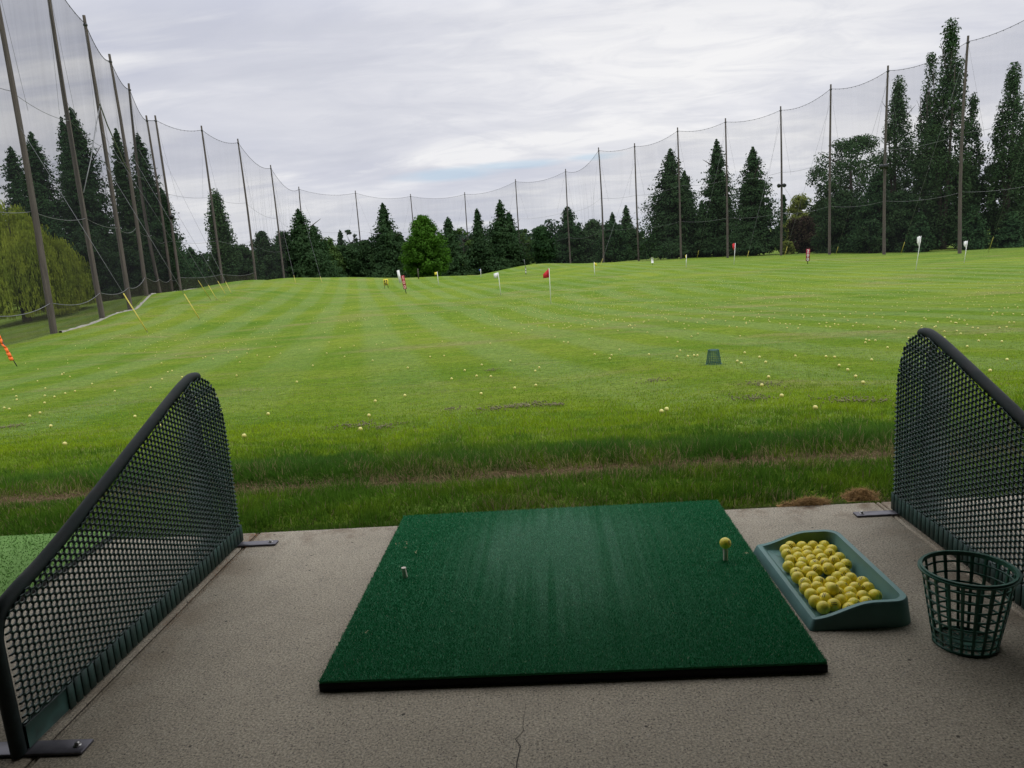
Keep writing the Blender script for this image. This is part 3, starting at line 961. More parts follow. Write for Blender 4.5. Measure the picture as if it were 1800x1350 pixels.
    # foot plates with bolts
    for (yc, a, b_, hw) in ((1.765, -.155, .175, .029), (3.172, -.150, .195, .024)):
        mb = MB(); mb.bevel_box(min(-sgn * abs(a), sgn * b_), max(-sgn * abs(a), sgn * b_), yc - hw + oy, yc + hw + oy, .001, .009, .0015)
        pl = mb.build("foot_plate", M["plate"], root)
        for bx in (sgn * (b_ - .028), -sgn * (abs(a) - .028)):
            mb = MB(); mb.tube([(bx, yc + oy, .0092), (bx, yc + oy, .0115)], .0105, 16); mb.tube([(bx, yc + oy, .0116), (bx, yc + oy, .019)], .0062, 6)
            mb.build("bolt", M["bolt"], pl)
    tag(root, label, "bay divider", "mesh dividers between the hitting bays")
    return root
divider(-1.478, 1, "dark green mesh divider with sloping rail left of the mat")
divider(1.478, -1, "dark green mesh divider with sloping rail behind the basket, right of the mat")

# dirt clods at the slab edge and rusty needles along the left joint
def clump(cx, cy, sx, sy, sz, label, n=900):
    V = []; F = []
    mb = MB()
    # lumpy heap
    N = 22
    for j in range(N + 1):
        for i in range(N + 1):
            u = i / N * 2 - 1; v = j / N * 2 - 1; r = math.hypot(u, v)
            h = max(0, 1 - r ** 1.6) * (.35 + 1.1 * float(vnoise(cx * 31 + u * 2.3 + 20, cy * 17 + v * 2.3 + 20, 1.4, 3)))
            mb.V.append((u * sx, v * sy, h * sz - .004))
    for j in range(N):
        for i in range(N): a = j * (N + 1) + i; mb.F.append((a, a + 1, a + N + 2, a + N + 1))
    for k in range(n):
        a = rng.random() * 2 * pi; r = rng.random() ** .6; x = r * cos(a) * sx * 1.15; y = r * sin(a) * sy * 1.15; z = max(0, 1 - r ** 1.6) * sz * .7 + .002
        L = .008 + .026 * rng.random(); b_ = rng.random() * 2 * pi; dx, dy = cos(b_) * L, sin(b_) * L
        mb.add([(x - dy * .05, y + dx * .05, z), (x + dy * .05, y - dx * .05, z), (x + dx, y + dy, z + rng.normal(.004, .008))], [(0, 1, 2)])
    o = mb.build("soil_clump", M["soil"]); o.location = (cx, cy, .001); tag(o, label, "soil clump"); return o
p = on_z(1512, 874); clump(p[0], p[1], .075, .045, .05, "brown clump of dry thatch on the slab edge by the right divider")
p = on_z(1425, 885); clump(p[0], p[1], .085, .03, .03, "low crumbled brown clump on the slab edge behind the tray")
p = on_z(1385, 888); clump(p[0], p[1], .05, .02, .016, "thin scatter of brown soil between mat corner and crumbled clump", 90)
mb = MB()
for k in range(420):
    t = rng.random() ** 1.6; y = 3.30 - t * .9; x = -1.424 + rng.normal(0, .008) * (1 + 2 * (1 - t)); L = .006 + .012 * rng.random(); a = rng.normal(pi / 2, .7)
    mb.add([(x, y, .002), (x + .0015, y, .0025), (x + cos(a) * L, y + sin(a) * L, .004)], [(0, 1, 2)])
o = mb.build("rusty_needles", simple_mat("rusty_needles_mat", (.32, .13, .035), .9, .4, 30)); tag(o, "rust brown needles gathered in the joint beside the left divider", "debris", kind="stuff")

# ------------------------------------------------------------------ net poles
ORD = ["first", "second", "third", "fourth", "fifth", "sixth", "seventh", "eighth", "ninth", "tenth", "eleventh", "twelfth"]
poles = [dict(p=np.array([b[0], b[1], float(zt(b[0], b[1]))]), H=0) for b in pole_base]
for q_, px in zip(poles, POLES_PX):
    # height so that the top meets the photographed top
    best = min(np.linspace(16, 30, 281), key=lambda h: abs((lambda w: 675 - FPX * (w @ UP) / (w @ FW))(q_["p"] + np.array([0, 0, h]) - CAM) - px[1]))
    q_["H"] = float(best)
poles[0]["H"] = 23.5; poles[1]["H"] = 23.3
b0 = poles[0]["p"] * 2 - poles[1]["p"]; b0[2] = float(zt(b0[0], b0[1]))
b9 = poles[-1]["p"] + (poles[-1]["p"] - poles[-2]["p"]); b9[2] = float(zt(b9[0], b9[1]))
allp = [dict(p=b0, H=23.5)] + poles + [dict(p=b9, H=23)]
pole_labels = {0: "wooden net pole standing outside the left edge of the photo", 1: "thickest wooden net pole, nearest the left edge, its top out of frame", 2: "second tall wooden net pole from the left edge", 3: "third wooden net pole from the left, beside the pale dropped netting", 4: "fourth wooden net pole from the left edge", 5: "fifth wooden net pole from the left edge",
               6: "sixth wooden net pole from the left, last before the net's left corner", 7: "corner net pole carrying a floodlight at the left bend", 8: "net pole rising before the tall columnar tree", 9: "net pole just right of the columnar tree", 10: "net pole left of the conifer behind the grass mound", 11: "net pole before the right flank of the left-centre conifer",
               12: "net pole between the dark shrubs left of the yellow-black sign", 13: "net pole half hidden by the bright green round tree", 14: "net pole right of the bright green round tree", 15: "net pole above the white flag right of the twin conifers", 16: "net pole in front of the conifer behind the red flag", 17: "net pole in front of the round dark tree left of the small conifer",
               18: "net pole just left of the largest pair of conifers", 19: "net pole in front of the largest pair of conifers", 20: "net pole right of the slim middle conifer", 21: "floodlit net pole right of the third big conifer", 22: "net pole before the left side of the big sparse broadleaf tree", 23: "net pole with a small lamp, in front of the shorter poplar",
               24: "tall net pole in front of the tallest poplar at right", 25: "net pole outside the right edge of the photo"}
for i, q_ in enumerate(allp):
    d = math.hypot(q_["p"][0], q_["p"][1]); root = empty("net_pole", q_["p"])
    H = q_["H"]; rb = .19; n = 9
    bend = rng.normal(0, .12, 2)
    pts = [(bend[0] * sin(pi * t), bend[1] * sin(pi * t), -.3 + (H + .3) * t) for t in np.linspace(0, 1, n)]
    mb = MB(); mb.tube(pts, list(np.linspace(rb, .105, n)), 12); o = mb.build("pole", M["pole"], root); smooth_by_angle(o, 60)
    mb = MB(); mb.tube([(0, 0, H - .72), (0, 0, H - .6)], .15, 12); mb.build("top_band", M["dark_metal"], root)
    if i in (7, 21, 23):
        zz = {7: 9.4, 21: 10.5, 23: 10.4}[i]
        for sx in ((.55,) if i == 7 else (-.45, .35) if i == 21 else (-.7, -.2)):
            fl_ = MB(); fl_.tube([(0, 0, zz), (sx, -.2, zz + .02)], .04, 6); fo = fl_.build("floodlight", M["dark_metal"], root)
            mb = MB(); mb.tube([(sx - .02, -.15, zz - .08), (sx, -.38, zz - .02), (sx, -.6, zz - .12)], [.1, .26, .3], 10); mb.build("lamp_head", M["dark_metal"], fo)
    tag(root, pole_labels[i], "net pole", "wooden poles holding up the range net")

# ------------------------------------------------------------------ netting
net = empty("range_net", (0, 0, 0)); tag(net, "tall black safety netting strung between poles all round the range", "netting")
for i in range(len(allp) - 1):
    A_, B_ = allp[i], allp[i + 1]
    a = A_["p"]; b_ = B_["p"]; ha = A_["H"] - .55; hb = B_["H"] - .55
    nx = max(int(np.linalg.norm(b_ - a) * 6), 60); ny = 16
    u = np.linspace(0, 1, nx + 1); v = np.linspace(0, 1, ny + 1)
    U, Vv = np.meshgrid(u, v, indexing="ij")
    px = a[0] + (b_[0] - a[0]) * U; py = a[1] + (b_[1] - a[1]) * U
    L = np.linalg.norm((b_ - a)[:2]); nrm = np.array([-(b_ - a)[1], (b_ - a)[0]]) / L
    gz = zt(px, py)
    topz = (a[2] + ha) * (1 - U) + (b_[2] + hb) * U - 4 * U * (1 - U) * (.055 * L)
    Z_ = gz + .05 + (topz - gz - .05) * Vv
    edge = np.sqrt(np.clip(4 * U * (1 - U), 0, 1))
    pa = .35 if i < 7 else 1.0
    pleat = pa * (.045 * np.sin(U * L * 2 * pi / 1.15 + i) + .03 * np.sin(U * L * 2 * pi / .71 + 2 * Vv + i * 2) + .5 * (vnoise(U * L * .25 + 10 * i, Vv * 2, 1, 2) - .5)) * np.minimum(edge * 3, 1) * (.5 + .5 * np.sin(pi * np.clip(Vv, 0, 1)))
    belly = .45 * np.sin(pi * U) * np.sin(pi * Vv)
    off_ = pleat + belly
    px = px + nrm[0] * off_; py = py + nrm[1] * off_
    V = np.stack([px, py, Z_], -1).reshape(-1, 3)
    I = np.arange((nx + 1) * (ny + 1)).reshape(nx + 1, ny + 1)
    F = np.stack([I[:-1, :-1], I[1:, :-1], I[1:, 1:], I[:-1, 1:]], -1).reshape(-1, 4)
    link_mesh("net_panel", V, F, M["net_left"] if i < 7 else M["net"], net, True)
    # top rope with knuckles, mid cable
    k = 28
    top = [(a[0] + (b_[0] - a[0]) * t, a[1] + (b_[1] - a[1]) * t, (a[2] + ha) * (1 - t) + (b_[2] + hb) * t - 4 * t * (1 - t) * .055 * L) for t in np.linspace(0, 1, k)]
    mb = MB(); mb.tube(top, .025, 5)
    for t in np.linspace(.02, .98, max(8, int(L / .8))):
        pz = (a[2] + ha) * (1 - t) + (b_[2] + hb) * t - 4 * t * (1 - t) * .055 * L
        pxy = a[:2] + (b_ - a)[:2] * t
        mb.tube([(pxy[0], pxy[1], pz - .08), (pxy[0], pxy[1], pz + .035)], .025, 4)
    mb.build("top_cable", M["rope"], net)
    fr = (.62, .40) if i % 2 else (.60, .42)
    for f_ in (.58, .30):
        mc = MB()
        mid = [(a[0] + (b_[0] - a[0]) * t, a[1] + (b_[1] - a[1]) * t, (a[2] + ha * f_) * (1 - t) + (b_[2] + hb * f_) * t - 4 * t * (1 - t) * .03 * L) for t in np.linspace(0, 1, 14)]
        mc.tube(mid, .016, 4); mc.build("support_cable", M["cable"], net)
    # thin lacing wires fanning down from the pole tops
    for (s0, s1, h1) in ((0, .22, .55), (1, .80, .58)):
        p0 = np.array(top[0] if s0 == 0 else top[-1]); q1 = a + (b_ - a) * s1; q1 = np.array([q1[0], q1[1], q1[2] + ha * h1])
        mc = MB(); mc.tube([p0, q1], .009, 4); mc.build("lacing_wire", M["cable"], net)
    if i < 9:
        # ground skirt with its own rope
        V = []; F = []; kk = 30; tp = []
        for s in range(kk + 1):
            t = s / kk; q1 = a + (b_ - a) * t; z0 = float(zt(q1[0], q1[1])); hh = 1.75 - 4 * t * (1 - t) * .35
            q1 = q1 - np.array([nrm[0], nrm[1], 0]) * .12
            V += [(q1[0], q1[1], z0 - .05), (q1[0], q1[1], z0 + hh)]; tp.append((q1[0], q1[1], z0 + hh))
            if s: F.append((2 * s - 2, 2 * s, 2 * s + 1, 2 * s - 1))
        link_mesh("ground_skirt", V, F, M["hem"], net)
        mb = MB(); mb.tube(tp, .022, 5); mb.build("skirt_rope", M["cable"], net)

# torn, dropped netting on the left, paler
q0 = allp[3]["p"]; q2 = allp[2]["p"]; q4 = allp[4]["p"]
V = []; F = []
def along(pA, pB, t, z): 
    q = pA + (pB - pA) * t; return (q[0] + .25, q[1] - .2, q[2] + z)
mb = MB(); mb.tube([along(q0, q2, 0, 15.2), along(q0, q2, .25, 13.6), along(q0, q2, .6, 11.0), along(q0, q2, 1, 8.5)], .035, 5); mb.build("sagging_rope", M["cable"], net); mb = MB()
mb.tube([along(q0, q4, 0, 15.4), along(q0, q4, .2, 14.2), along(q0, q4, .45, 13.3), along(q0, q4, .8, 12.0), along(q0, q4, 1., 11.6)], .05, 5)
o = mb.build("sagging_rope", M["cable"], net)

# kerb along the foot of the left net
kb = empty("kerb", (0, 0, 0)); tag(kb, kind="structure")
for i in range(1, 10):
    a = allp[i]["p"] if i else None; b_ = allp[i + 1]["p"]
    L = np.linalg.norm((b_ - a)[:2]); dirv = (b_ - a)[:2] / L; nrm = np.array([-dirv[1], dirv[0]])
    V = []; F = []; kk = 14
    for s in range(kk + 1):
        t = s / kk; q1 = a[:2] + (b_ - a)[:2] * t
        side = -1 if (q1 @ nrm) > 0 else 1
        c_ = q1 + nrm * side * .35; z0 = float(zt(c_[0], c_[1]))
        h_ = .02 + .10 * rng.random()
        for (o_, zz) in ((-.10, -.2), (-.09, h_), (.09, h_), (.10, -.2)): V.append((c_[0] + nrm[0] * o_, c_[1] + nrm[1] * o_, z0 + zz))
        if s:
            k0 = (s - 1) * 4
            for m_ in range(3): F.append((k0 + m_, k0 + m_ + 1, k0 + m_ + 5, k0 + m_ + 4))
    link_mesh("kerb_run", V, F, M["kerb"], kb)
# first run, off to the left
# ------------------------------------------------------------------ guy wires
GUY = [(260, 585, 205, 525, 1, .50, "guy wire with the longest yellow guard, left side of the lawn"), (352, 563, 312, 525, 2, .62, "guy wire with a yellow guard, second from the left on the lawn"), (371, 528, 341, 500, 3, .62, "guy wire with a yellow guard, nearest the left corner of the net"),
       (382, 528, 364, 503, 4, .66, "thin guy wire just right of the corner guard"), (397, 518, 380, 497, 5, .7, "guy wire with yellow guard left of the columnar tree's pole foot"), (407, 516, 393, 497, 7, .8, "guy wire with yellow guard right of the columnar tree's pole foot"),
       (520, 499, 511, 487, 10, .8, "guy wire with dull guard in front of the left-centre conifer"), (566, 497, 560, 487, 11, .8, "guy wire with dull guard right of the left-centre conifer"),
       (1055, 468, 1062, 456, 18, .85, "guy wire with pale guard left of the small yellow flag"), (1146, 453, 1149, 443, 19, .9, "guy wire behind the white board, by the largest conifers"), (1225, 455, 1231, 441, 20, .9, "guy wire with yellow guard between the two slimmer big conifers"), (1313, 455, 1318, 441, 21, .9, "guy wire with yellow guard below the third big conifer"),
       (1378, 453, 1386, 434, 22, .9, "guy wire with pale guard right of the floodlit pole"), (1450, 440, 1440, 424, 21, .5, "guy wire leaning left beside the two hundred sign"), (1469, 448, 1475, 434, 23, .92, "guy wire with yellow guard right of the two hundred sign"),
       (1583, 448, 1594, 427, 24, .95, "guy wire with yellow guard left of the taller white flag"), (1737, 444, 1751, 418, 25, .98, "guy wire with the bent yellow guard at the far right")]
for (bx, by, tx, ty, pi_, f_, lab) in GUY:
    a = hit(bx, by); q_ = allp[pi_]; e = q_["p"] + np.array([0, 0, q_["H"] * f_])
    root = empty("guy_wire", a)
    mb = MB(); mb.tube([(0, 0, 0), e - a], .013 if pi_ > 9 else .012, 5); mb.build("wire", M["cable"], root)
    dv = (e - a) / np.linalg.norm(e - a)
    # guard length from the photograph
    def scr(w): w = w - CAM; return np.array([900 + FPX * (w @ RT) / (w @ FW), 675 - FPX * (w @ UP) / (w @ FW)])
    target = math.hypot(tx - bx, ty - by)
    Lg = min(np.linspace(.8, 7, 60), key=lambda l: abs(np.linalg.norm(scr(a + dv * l) - scr(a)) - target))
    Lg = min(Lg, 4.5)
    mb = MB(); mb.tube([dv * .15, dv * Lg], .032 if pi_ < 3 else .026, 8); mb.build("guard", M["yellow"], root, True)
    tag(root, lab, "guy wire", "guy wires bracing the net poles")

# ------------------------------------------------------------------ flags, signs
def flag(bx, by, ty, tx, mat, label, wpx, side=-1, kind="tri", pole_mat="white"):
    b_ = hit(bx, by); d = (b_ - CAM) @ FW
    h = (by - ty) * d / FPX
    root = empty("range_flag", b_)
    top = at(tx, ty, d); lean = (top - b_); lean[1] *= .3
    lean = np.array([lean[0], lean[1] * .2, h])
    rad = max(.016, .55 * d / FPX)
    mb = MB(); mb.tube([(0, 0, -.05), lean * .5, lean], [rad, rad, rad * .8], 8); mb.build("pin", M[pole_mat], root, True)
    w = wpx * d / FPX
    V = []; F = []; n = 8
    hh = {"tri": .26, "long": .34, "square": .22}[kind] * h
    for i in range(n + 1):
        t = i / n
        for v in (0, 1):
            drop = {"tri": .85 * t, "long": .25 * t, "square": .22 * t}[kind]
            z = 1 - v * (1 - (.72 if kind == "tri" else .05) * t) - drop * (1 - v * .6) * .9
            if kind == "tri": z = (1 - .62 * t) if v == 0 else (0 + .0 * t - .05 * t)
            if kind == "square": z = 1 - .18 * t if v == 0 else 0 - .12 * t
            if kind == "long": z = (1 - abs(t - .5) * .2) if v == 0 else abs(t - .5) * .9
            for s_ in (-1, 1):
                V.append((side * t * w, (.12 * sin(t * 7) + s_ * .004 / max(w, .1)) * w, z * hh))
    for i in range(n):
        k = i * 4
        F += [(k, k + 4, k + 6, k + 2), (k + 1, k + 3, k + 7, k + 5), (k, k + 1, k + 5, k + 4), (k + 2, k + 6, k + 7, k + 3)]
    F += [(0, 2, 3, 1), (n * 4, n * 4 + 1, n * 4 + 3, n * 4 + 2)]
    o = link_mesh("flag_cloth", [(v[0] + lean[0], v[1] + lean[1], v[2] + lean[2] - hh) for v in V], F, M[mat], root)
    tag(root, label, "golf flag", "flags standing on the range")
flag(968.5, 534, 472, 965, "flag_red", "largest red flag on a white pin, nearest of the centre flags", 11, -1, "tri")
flag(880.5, 519, 479, 876, "white", "square white flag just left of the largest red flag", 8, -1, "square")
flag(771, 501, 478, 769, "flag_yellow", "yellow flag in front of the bright green round tree", 5, -1, "square")
flag(845.5, 487, 473, 845, "flag_blue", "tiny blue flag below the twin conifers left of the white flag", 3, -1, "square")
flag(1045.5, 484, 461, 1044, "flag_yellow", "yellow flag on a pin right of the red flag", 5, 1, "tri")
flag(1206, 470, 448, 1206, "flag_yellow", "thin yellow flag hanging along its pin below the big conifers", 2.0, -1, "long")
flag(1290, 465, 428, 1291, "flag_red", "small red flag between the two slim big conifers", 5, -1, "long")
flag(1609.5, 475, 416, 1614, "white", "tall white flag at right in front of the wooded side", 6.5, -1, "long")
flag(1694.5, 462, 424, 1697, "white", "smaller white flag by the tall right-hand pole", 6, -1, "long")

def digit_mesh(ch, size, mat, parent, loc, rot):
    cu = bpy.data.curves.new("digit", "FONT"); cu.body = ch; cu.size = size; cu.extrude = size * .02; cu.align_x = "CENTER"; cu.offset = size * .03
    tmp = bpy.data.objects.new("tmp", cu); COL.objects.link(tmp)
    dg = bpy.context.evaluated_depsgraph_get(); me = bpy.data.meshes.new_from_object(tmp.evaluated_get(dg))
    bpy.data.objects.remove(tmp)
    me.materials.clear(); me.materials.append(mat)
    o = bpy.data.objects.new("digit", me); COL.objects.link(o); o.parent = parent; o.location = loc; o.rotation_euler = rot
    return o
def yard_sign(bx, by, ty, wpx, txt, label, lean, foot, board, ink, back=False):
    b_ = hit(bx, by); d = (b_ - CAM) @ FW; s = d / FPX
    root = empty("yardage_sign", b_, 0)
    h = (by - ty) * s; w = wpx * s; f0 = foot * s
    root.rotation_euler = (0, lean, math.atan2(-b_[0], b_[1]))
    mb = MB(); mb.tube([(0, .03, -.2), (0, .03, h * .95)], max(.02, .6 * s), 8); mb.build("post", M["dark_metal"], root)
    mb = MB(); mb.box(-w / 2, w / 2, -.02, .01, f0, h); mb.build("board", M[board], root)
    n = len(txt); ch = (h - f0) / n
    for i, c_ in enumerate(txt):
        digit_mesh(c_, ch * 1.02, M[ink], root, (0, -.024, h - ch * (i + 1) + ch * .14), (pi / 2, 0, 0))
    if back:
        mb = MB(); mb.box(-w * 1.45, -w * .62, .02, .06, h * .62, h * 1.32); mb.build("back_board", M["white"], root)
    tag(root, label, "yardage sign")
yard_sign(714, 516, 484, 5.6, "100", "leaning red sign reading 100 with a pale board behind it", radians(-6.5), 8, "sign_red", "pink", True)
yard_sign(1419.5, 464, 438, 6.2, "200", "upright red sign reading 200 on the right of the range", radians(2), 5, "sign_red", "white")
# yellow-black board (its lettering is unreadable)
b_ = hit(678, 492); b_ = at(678, 493, 100); b_[2] = min(b_[2], float(zt(b_[0], b_[1]))+.3); s = 100 / FPX
root = empty("notice_board", b_); root.rotation_euler.z = math.atan2(-b_[0], b_[1])
mb = MB(); mb.box(-4.2 * s, 4.2 * s, -.03, .03, 0.1, 12.2 * s); mb.build("board", M["flag_yellow"], root)
mb = MB()
for k, (x0, x1, z0, z1) in enumerate([(-3.2, -1.2, 7.2, 10.6), (-.2, 2.8, 8.9, 10.6), (.2, 3, 6.8, 8.2), (-3.1, -.4, 4.6, 6.3), (.4, 1.6, 4.2, 6.2), (-2.6, 2.9, 1.8, 3.2)]):
    mb.box(x0 * s, x1 * s, -.045, -.031, z0 * s, z1 * s)
mb.build("dark_markings", M["black"], root)
for x_ in (-3, 3):
    mb = MB(); mb.box(x_ * s - .03, x_ * s + .03, .032, .09, -.4, 10 * s); mb.build("leg", M["dark_metal"], root)
tag(root, "small yellow board with black markings at the tree line", "sign")
# white board, striped marker, stub post, blue box
b_ = hit(1147, 466); d = (b_ - CAM) @ FW; s = d / FPX
root = empty("target_board", b_); mb = MB(); mb.tube([(0, 0, -.1), (0, 0, 6 * s)], .03, 6); mb.build("post", M["dark_metal"], root)
mb = MB(); mb.prism([(-2 * s, 4 * s), (2 * s, 3.4 * s), (1.6 * s, 14 * s), (-2.4 * s, 13.4 * s)], 1, -.03, .03); mb.build("board", M["white"], root); tag(root, "plain white target board below the largest pair of conifers", "target board")
b_ = hit(924.5, 482); d = (b_ - CAM) @ FW; s = d / FPX
root = empty("marker_post", b_)
for k in range(5):
    mb = MB(); mb.tube([(0, 0, k * 2.4 * s), (0, 0, (k + 1) * 2.4 * s - .002)], .9 * s, 8); mb.build("band", M["white"] if k % 2 else M["plate"], root)
mb = MB(); mb.tube([(0, 0, 12 * s), (-.3 * s * 6, 0, 26 * s)], .5 * s, 6); mb.build("shaft", M["cable"], root)
tag(root, "grey and white banded marker post right of the square white flag", "marker post")
b_ = at(736, 492, 118); b_[2] = float(zt(b_[0], b_[1])); mb = MB(); mb.tube([(0, 0, -.2), (0, 0, 1.5), (0.01, 0, 1.56)], [.09, .09, .05], 8); o = mb.build("wooden_stub_post", M["pole"]); o.location = b_; tag(o, "short pale wooden post in front of the bright green round tree", "post")
b_ = at(1465, 441, 118); b_[2] = float(zt(b_[0], b_[1])); mb = MB(); mb.bevel_box(-.35, .35, -.3, .3, .0, .95, .05); mb.box(-.38, .38, -.33, .33, .951, 1.02); o = mb.build("litter_bin", simple_mat("pale_blue_plastic", (.22, .38, .52), .5)); o.location = b_; tag(o, "pale blue bin on the grass behind the net at right", "bin")
# orange flagged stake at the left edge
b_ = hit(31, 644); d = (b_ - CAM) @ FW; s = d / FPX
root = empty("flagged_stake", b_)
mb = MB(); mb.tube([(0, 0, -.05), at(0, 594, d) - b_ + np.array([0, 0, 0])], .016, 8); mb.build("stake", M["dark_metal"], root)
mb = MB(); P = [at(px_, py_, d) - b_ for px_, py_ in [(-3, 588), (1, 596), (4, 605), (10, 612), (14, 620), (18, 628), (21, 634)]]
for i, w in enumerate([.03, .035, .04, .045, .06, .065]):
    a, c_ = P[i], P[i + 1]; w2 = w
    mb.add([a + [-w, -.03, 0], a + [w, -.02, .01], c_ + [w2, -.035, .01], c_ + [-w2, -.02, 0], a + [-w, .03, 0], a + [w, .03, .01], c_ + [w2, .03, .01], c_ + [-w2, .03, 0]], [(0, 1, 2, 3), (4, 7, 6, 5), (0, 4, 5, 1), (1, 5, 6, 2), (2, 6, 7, 3), (3, 7, 4, 0)])
mb.build("orange_tape", M["orange"], root)
tag(root, "leaning stake wrapped in orange tape at the left edge", "stake")

# ------------------------------------------------------------------ balls on the range
near_px = [(649, 735), (634, 760), (712, 699), (846, 696), (942, 681), (660, 709), (1163, 729), (1172, 725), (838, 664), (863, 665), (717, 649), (941, 655), (948, 649), (905, 686), (1089, 616), (1072, 633), (794, 669), (817, 654), (847, 644), (897, 637), (1190, 630), (862, 605),
           (1339, 682), (1374, 701), (1296, 638), (1303, 642), (1346, 640), (1309, 623), (1335, 631), (1398, 629), (1452, 630), (1467, 631), (1532, 636), (1490, 654), (1517, 677), (1504, 666), (1220, 628), (1226, 628), (1521, 605), (1560, 614), (1475, 646), (1351, 667), (1433, 723),
           (53, 735), (90, 753), (79, 711), (71, 729), (115, 693), (29, 698), (162, 676), (238, 736), (265, 683), (283, 752), (472, 732), (132, 689), (96, 699), (8, 720), (17, 722), (202, 689), (30, 704), (80, 684), (79, 697), (23, 686), (66, 671), (123, 663), (67, 650), (205, 656), (285, 668), (320, 664),
           (1684, 640), (1740, 656), (1700, 612), (1720, 602), (1660, 584), (1770, 636), (1645, 575), (1610, 570), (1590, 566), (1682, 583), (115, 786), (430, 772)]
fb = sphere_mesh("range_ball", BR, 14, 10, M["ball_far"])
ball_pts = []
for (px, py) in near_px:
    ball_pts.append(hit(px, py))
def rand_pts(n, fn):
    out_ = []
    while len(out_) < n:
        px, py = fn()
        if px < 5 or px > 1798: continue
        hy = 431 - .066 * (px - 900)
        if py < hy + 42: continue
        if px < 340 and py < 560 + (300 - px) * .25: continue
        out_.append((px, py))
    return out_
g_ = rng
extra = rand_pts(60, lambda: (g_.random() * 1800, 560 + 85 * g_.random() ** 2.2)) 
dense = rand_pts(820, lambda: (1180 + g_.normal(0, 330), 505 + abs(g_.normal(0, 34)) - 18)) + rand_pts(420, lambda: (g_.normal(970, 110), g_.normal(540, 15))) + rand_pts(500, lambda: (g_.random() * 1800, 470 + 110 * g_.random())) + rand_pts(110, lambda: (g_.normal(300, 160), g_.normal(600, 28)))
def many_hits(pts):
    """vectorised terrain hits"""
    pts = np.array(pts); Rr = np.stack([ray(a, b_) for a, b_ in pts])
    t = np.exp(np.linspace(math.log(5), math.log(170), 260)); res = np.full(len(pts), np.nan); prev = None
    for k, tt in enumerate(t):
        P = CAM + Rr * tt; gp = P[:, 2] - zt(P[:, 0], P[:, 1])
        if prev is not None:
            c_ = np.isnan(res) & (gp < 0); f = prev / (prev - gp + 1e-9)
            res[c_] = (t[k - 1] + (tt - t[k - 1]) * f)[c_]
        prev = gp
    ok = ~np.isnan(res); P = CAM + Rr[ok] * res[ok][:, None]; P[:, 2] = zt(P[:, 0], P[:, 1]); return P
rp = many_hits(extra + dense)
order = np.argsort(np.hypot(rp[:, 0], rp[:, 1]))
rp = rp[order]
keep_n = 296 - len(near_px)
for p in list(rp[:keep_n]): ball_pts.append(p)
for i, p in enumerate(ball_pts):
    c = fb if i == 0 else fb.copy()
    if i: COL.objects.link(c)
    rr0 = math.hypot(p[0], p[1])
    c.location = (p[0], p[1], float(zt(p[0], p[1])) + BR * .9 + (.014 if rr0 < 17 else 0)); c.rotation_euler = (rng.random() * 3, rng.random() * 3, 0)
    tag(c, "yellow range ball lying on the open lawn", "golf ball", "balls scattered over the lawn")
fb["label"] = "yellow range ball on the lawn just behind and right of the nearest lawn ball"
rest = rp[keep_n:]
ico_v = np.array([(0, 0, 1), (1, 0, 0), (0, 1, 0), (-1, 0, 0), (0, -1, 0), (0, 0, -1)], float) * BR
ico_f = np.array([(0, 1, 2), (0, 2, 3), (0, 3, 4), (0, 4, 1), (5, 2, 1), (5, 3, 2), (5, 4, 3), (5, 1, 4)])
V = (rest[:, None, :] + ico_v[None] + np.array([0, 0, BR])).reshape(-1, 3); F = (np.arange(len(rest))[:, None, None] * 6 + ico_f[None]).reshape(-1, 3)
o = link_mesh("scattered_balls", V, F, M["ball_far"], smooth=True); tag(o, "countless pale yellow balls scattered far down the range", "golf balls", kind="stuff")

# ------------------------------------------------------------------ trees
def cards(P, N, size, asp=.6, flat=0.):
    """one quad per point P with normal N"""
    n = len(P)
    N = N + rng.normal(0, .55, (n, 3)); N /= np.linalg.norm(N, axis=1)[:, None]
    T = np.cross(N, rng.normal(0, 1, (n, 3))); T /= np.linalg.norm(T, axis=1)[:, None] + 1e-9
    B = np.cross(N, T)
    s = (size * (.55 + .9 * rng.random(n)))[:, None]
    a = T * s * .5; b_ = B * s * .5 * asp
    V = np.stack([P - a - b_ * .5, P + a * .2 - b_, P + a, P + a * .1 + b_], 1).reshape(-1, 3)
    F = np.arange(n * 4).reshape(-1, 4)
    return V, F


def pts_conifer(H, R, n, dens=1., rough=.2, power=.85, skirt=.04, droop=.25):
    nb = int(160 + H * 30)
    t = 1 - np.sqrt(rng.random(nb)) if False else rng.random(nb) ** 1.15
    t = np.concatenate((t, rng.random(int(nb * .06)) * .15 + .85))
    nb = len(t)
    prof = lambda q: R * np.clip((1 - q), 0, 1) ** power * np.clip((q + skirt) / (skirt * 2.5), .55, 1)
    az = rng.random(nb) * 2 * pi
    lobes = 1 + .16 * np.sin(az * 3 + t * 9) + .10 * np.sin(az * 5 - t * 17)
    rl = prof(t) * lobes * (1 - rough + 1.6 * rough * rng.random(nb)) + .05
    w = rl ** 1.3 * 1 + .15; w /= w.sum()
    k = rng.choice(nb, n, p=w)
    s = rng.random(n) ** .55
    z = (skirt + t[k] * (1 - skirt)) * H + rl[k] * (s * .10 - droop * s * s) + rng.normal(0, .05, n) * (1 + 2 * (1 - t[k]))
    wid = .12 * rl[k] * (.4 + s) + .02
    r = rl[k] * s
    th = az[k]
    x = r * np.cos(th) + rng.normal(0, 1, n) * wid; y = r * np.sin(th) + rng.normal(0, 1, n) * wid
    N = np.stack([np.cos(th) * .7, np.sin(th) * .7, np.full(n, .7)], -1)
    return np.stack([x, y, np.clip(z, .2, H)], -1), N


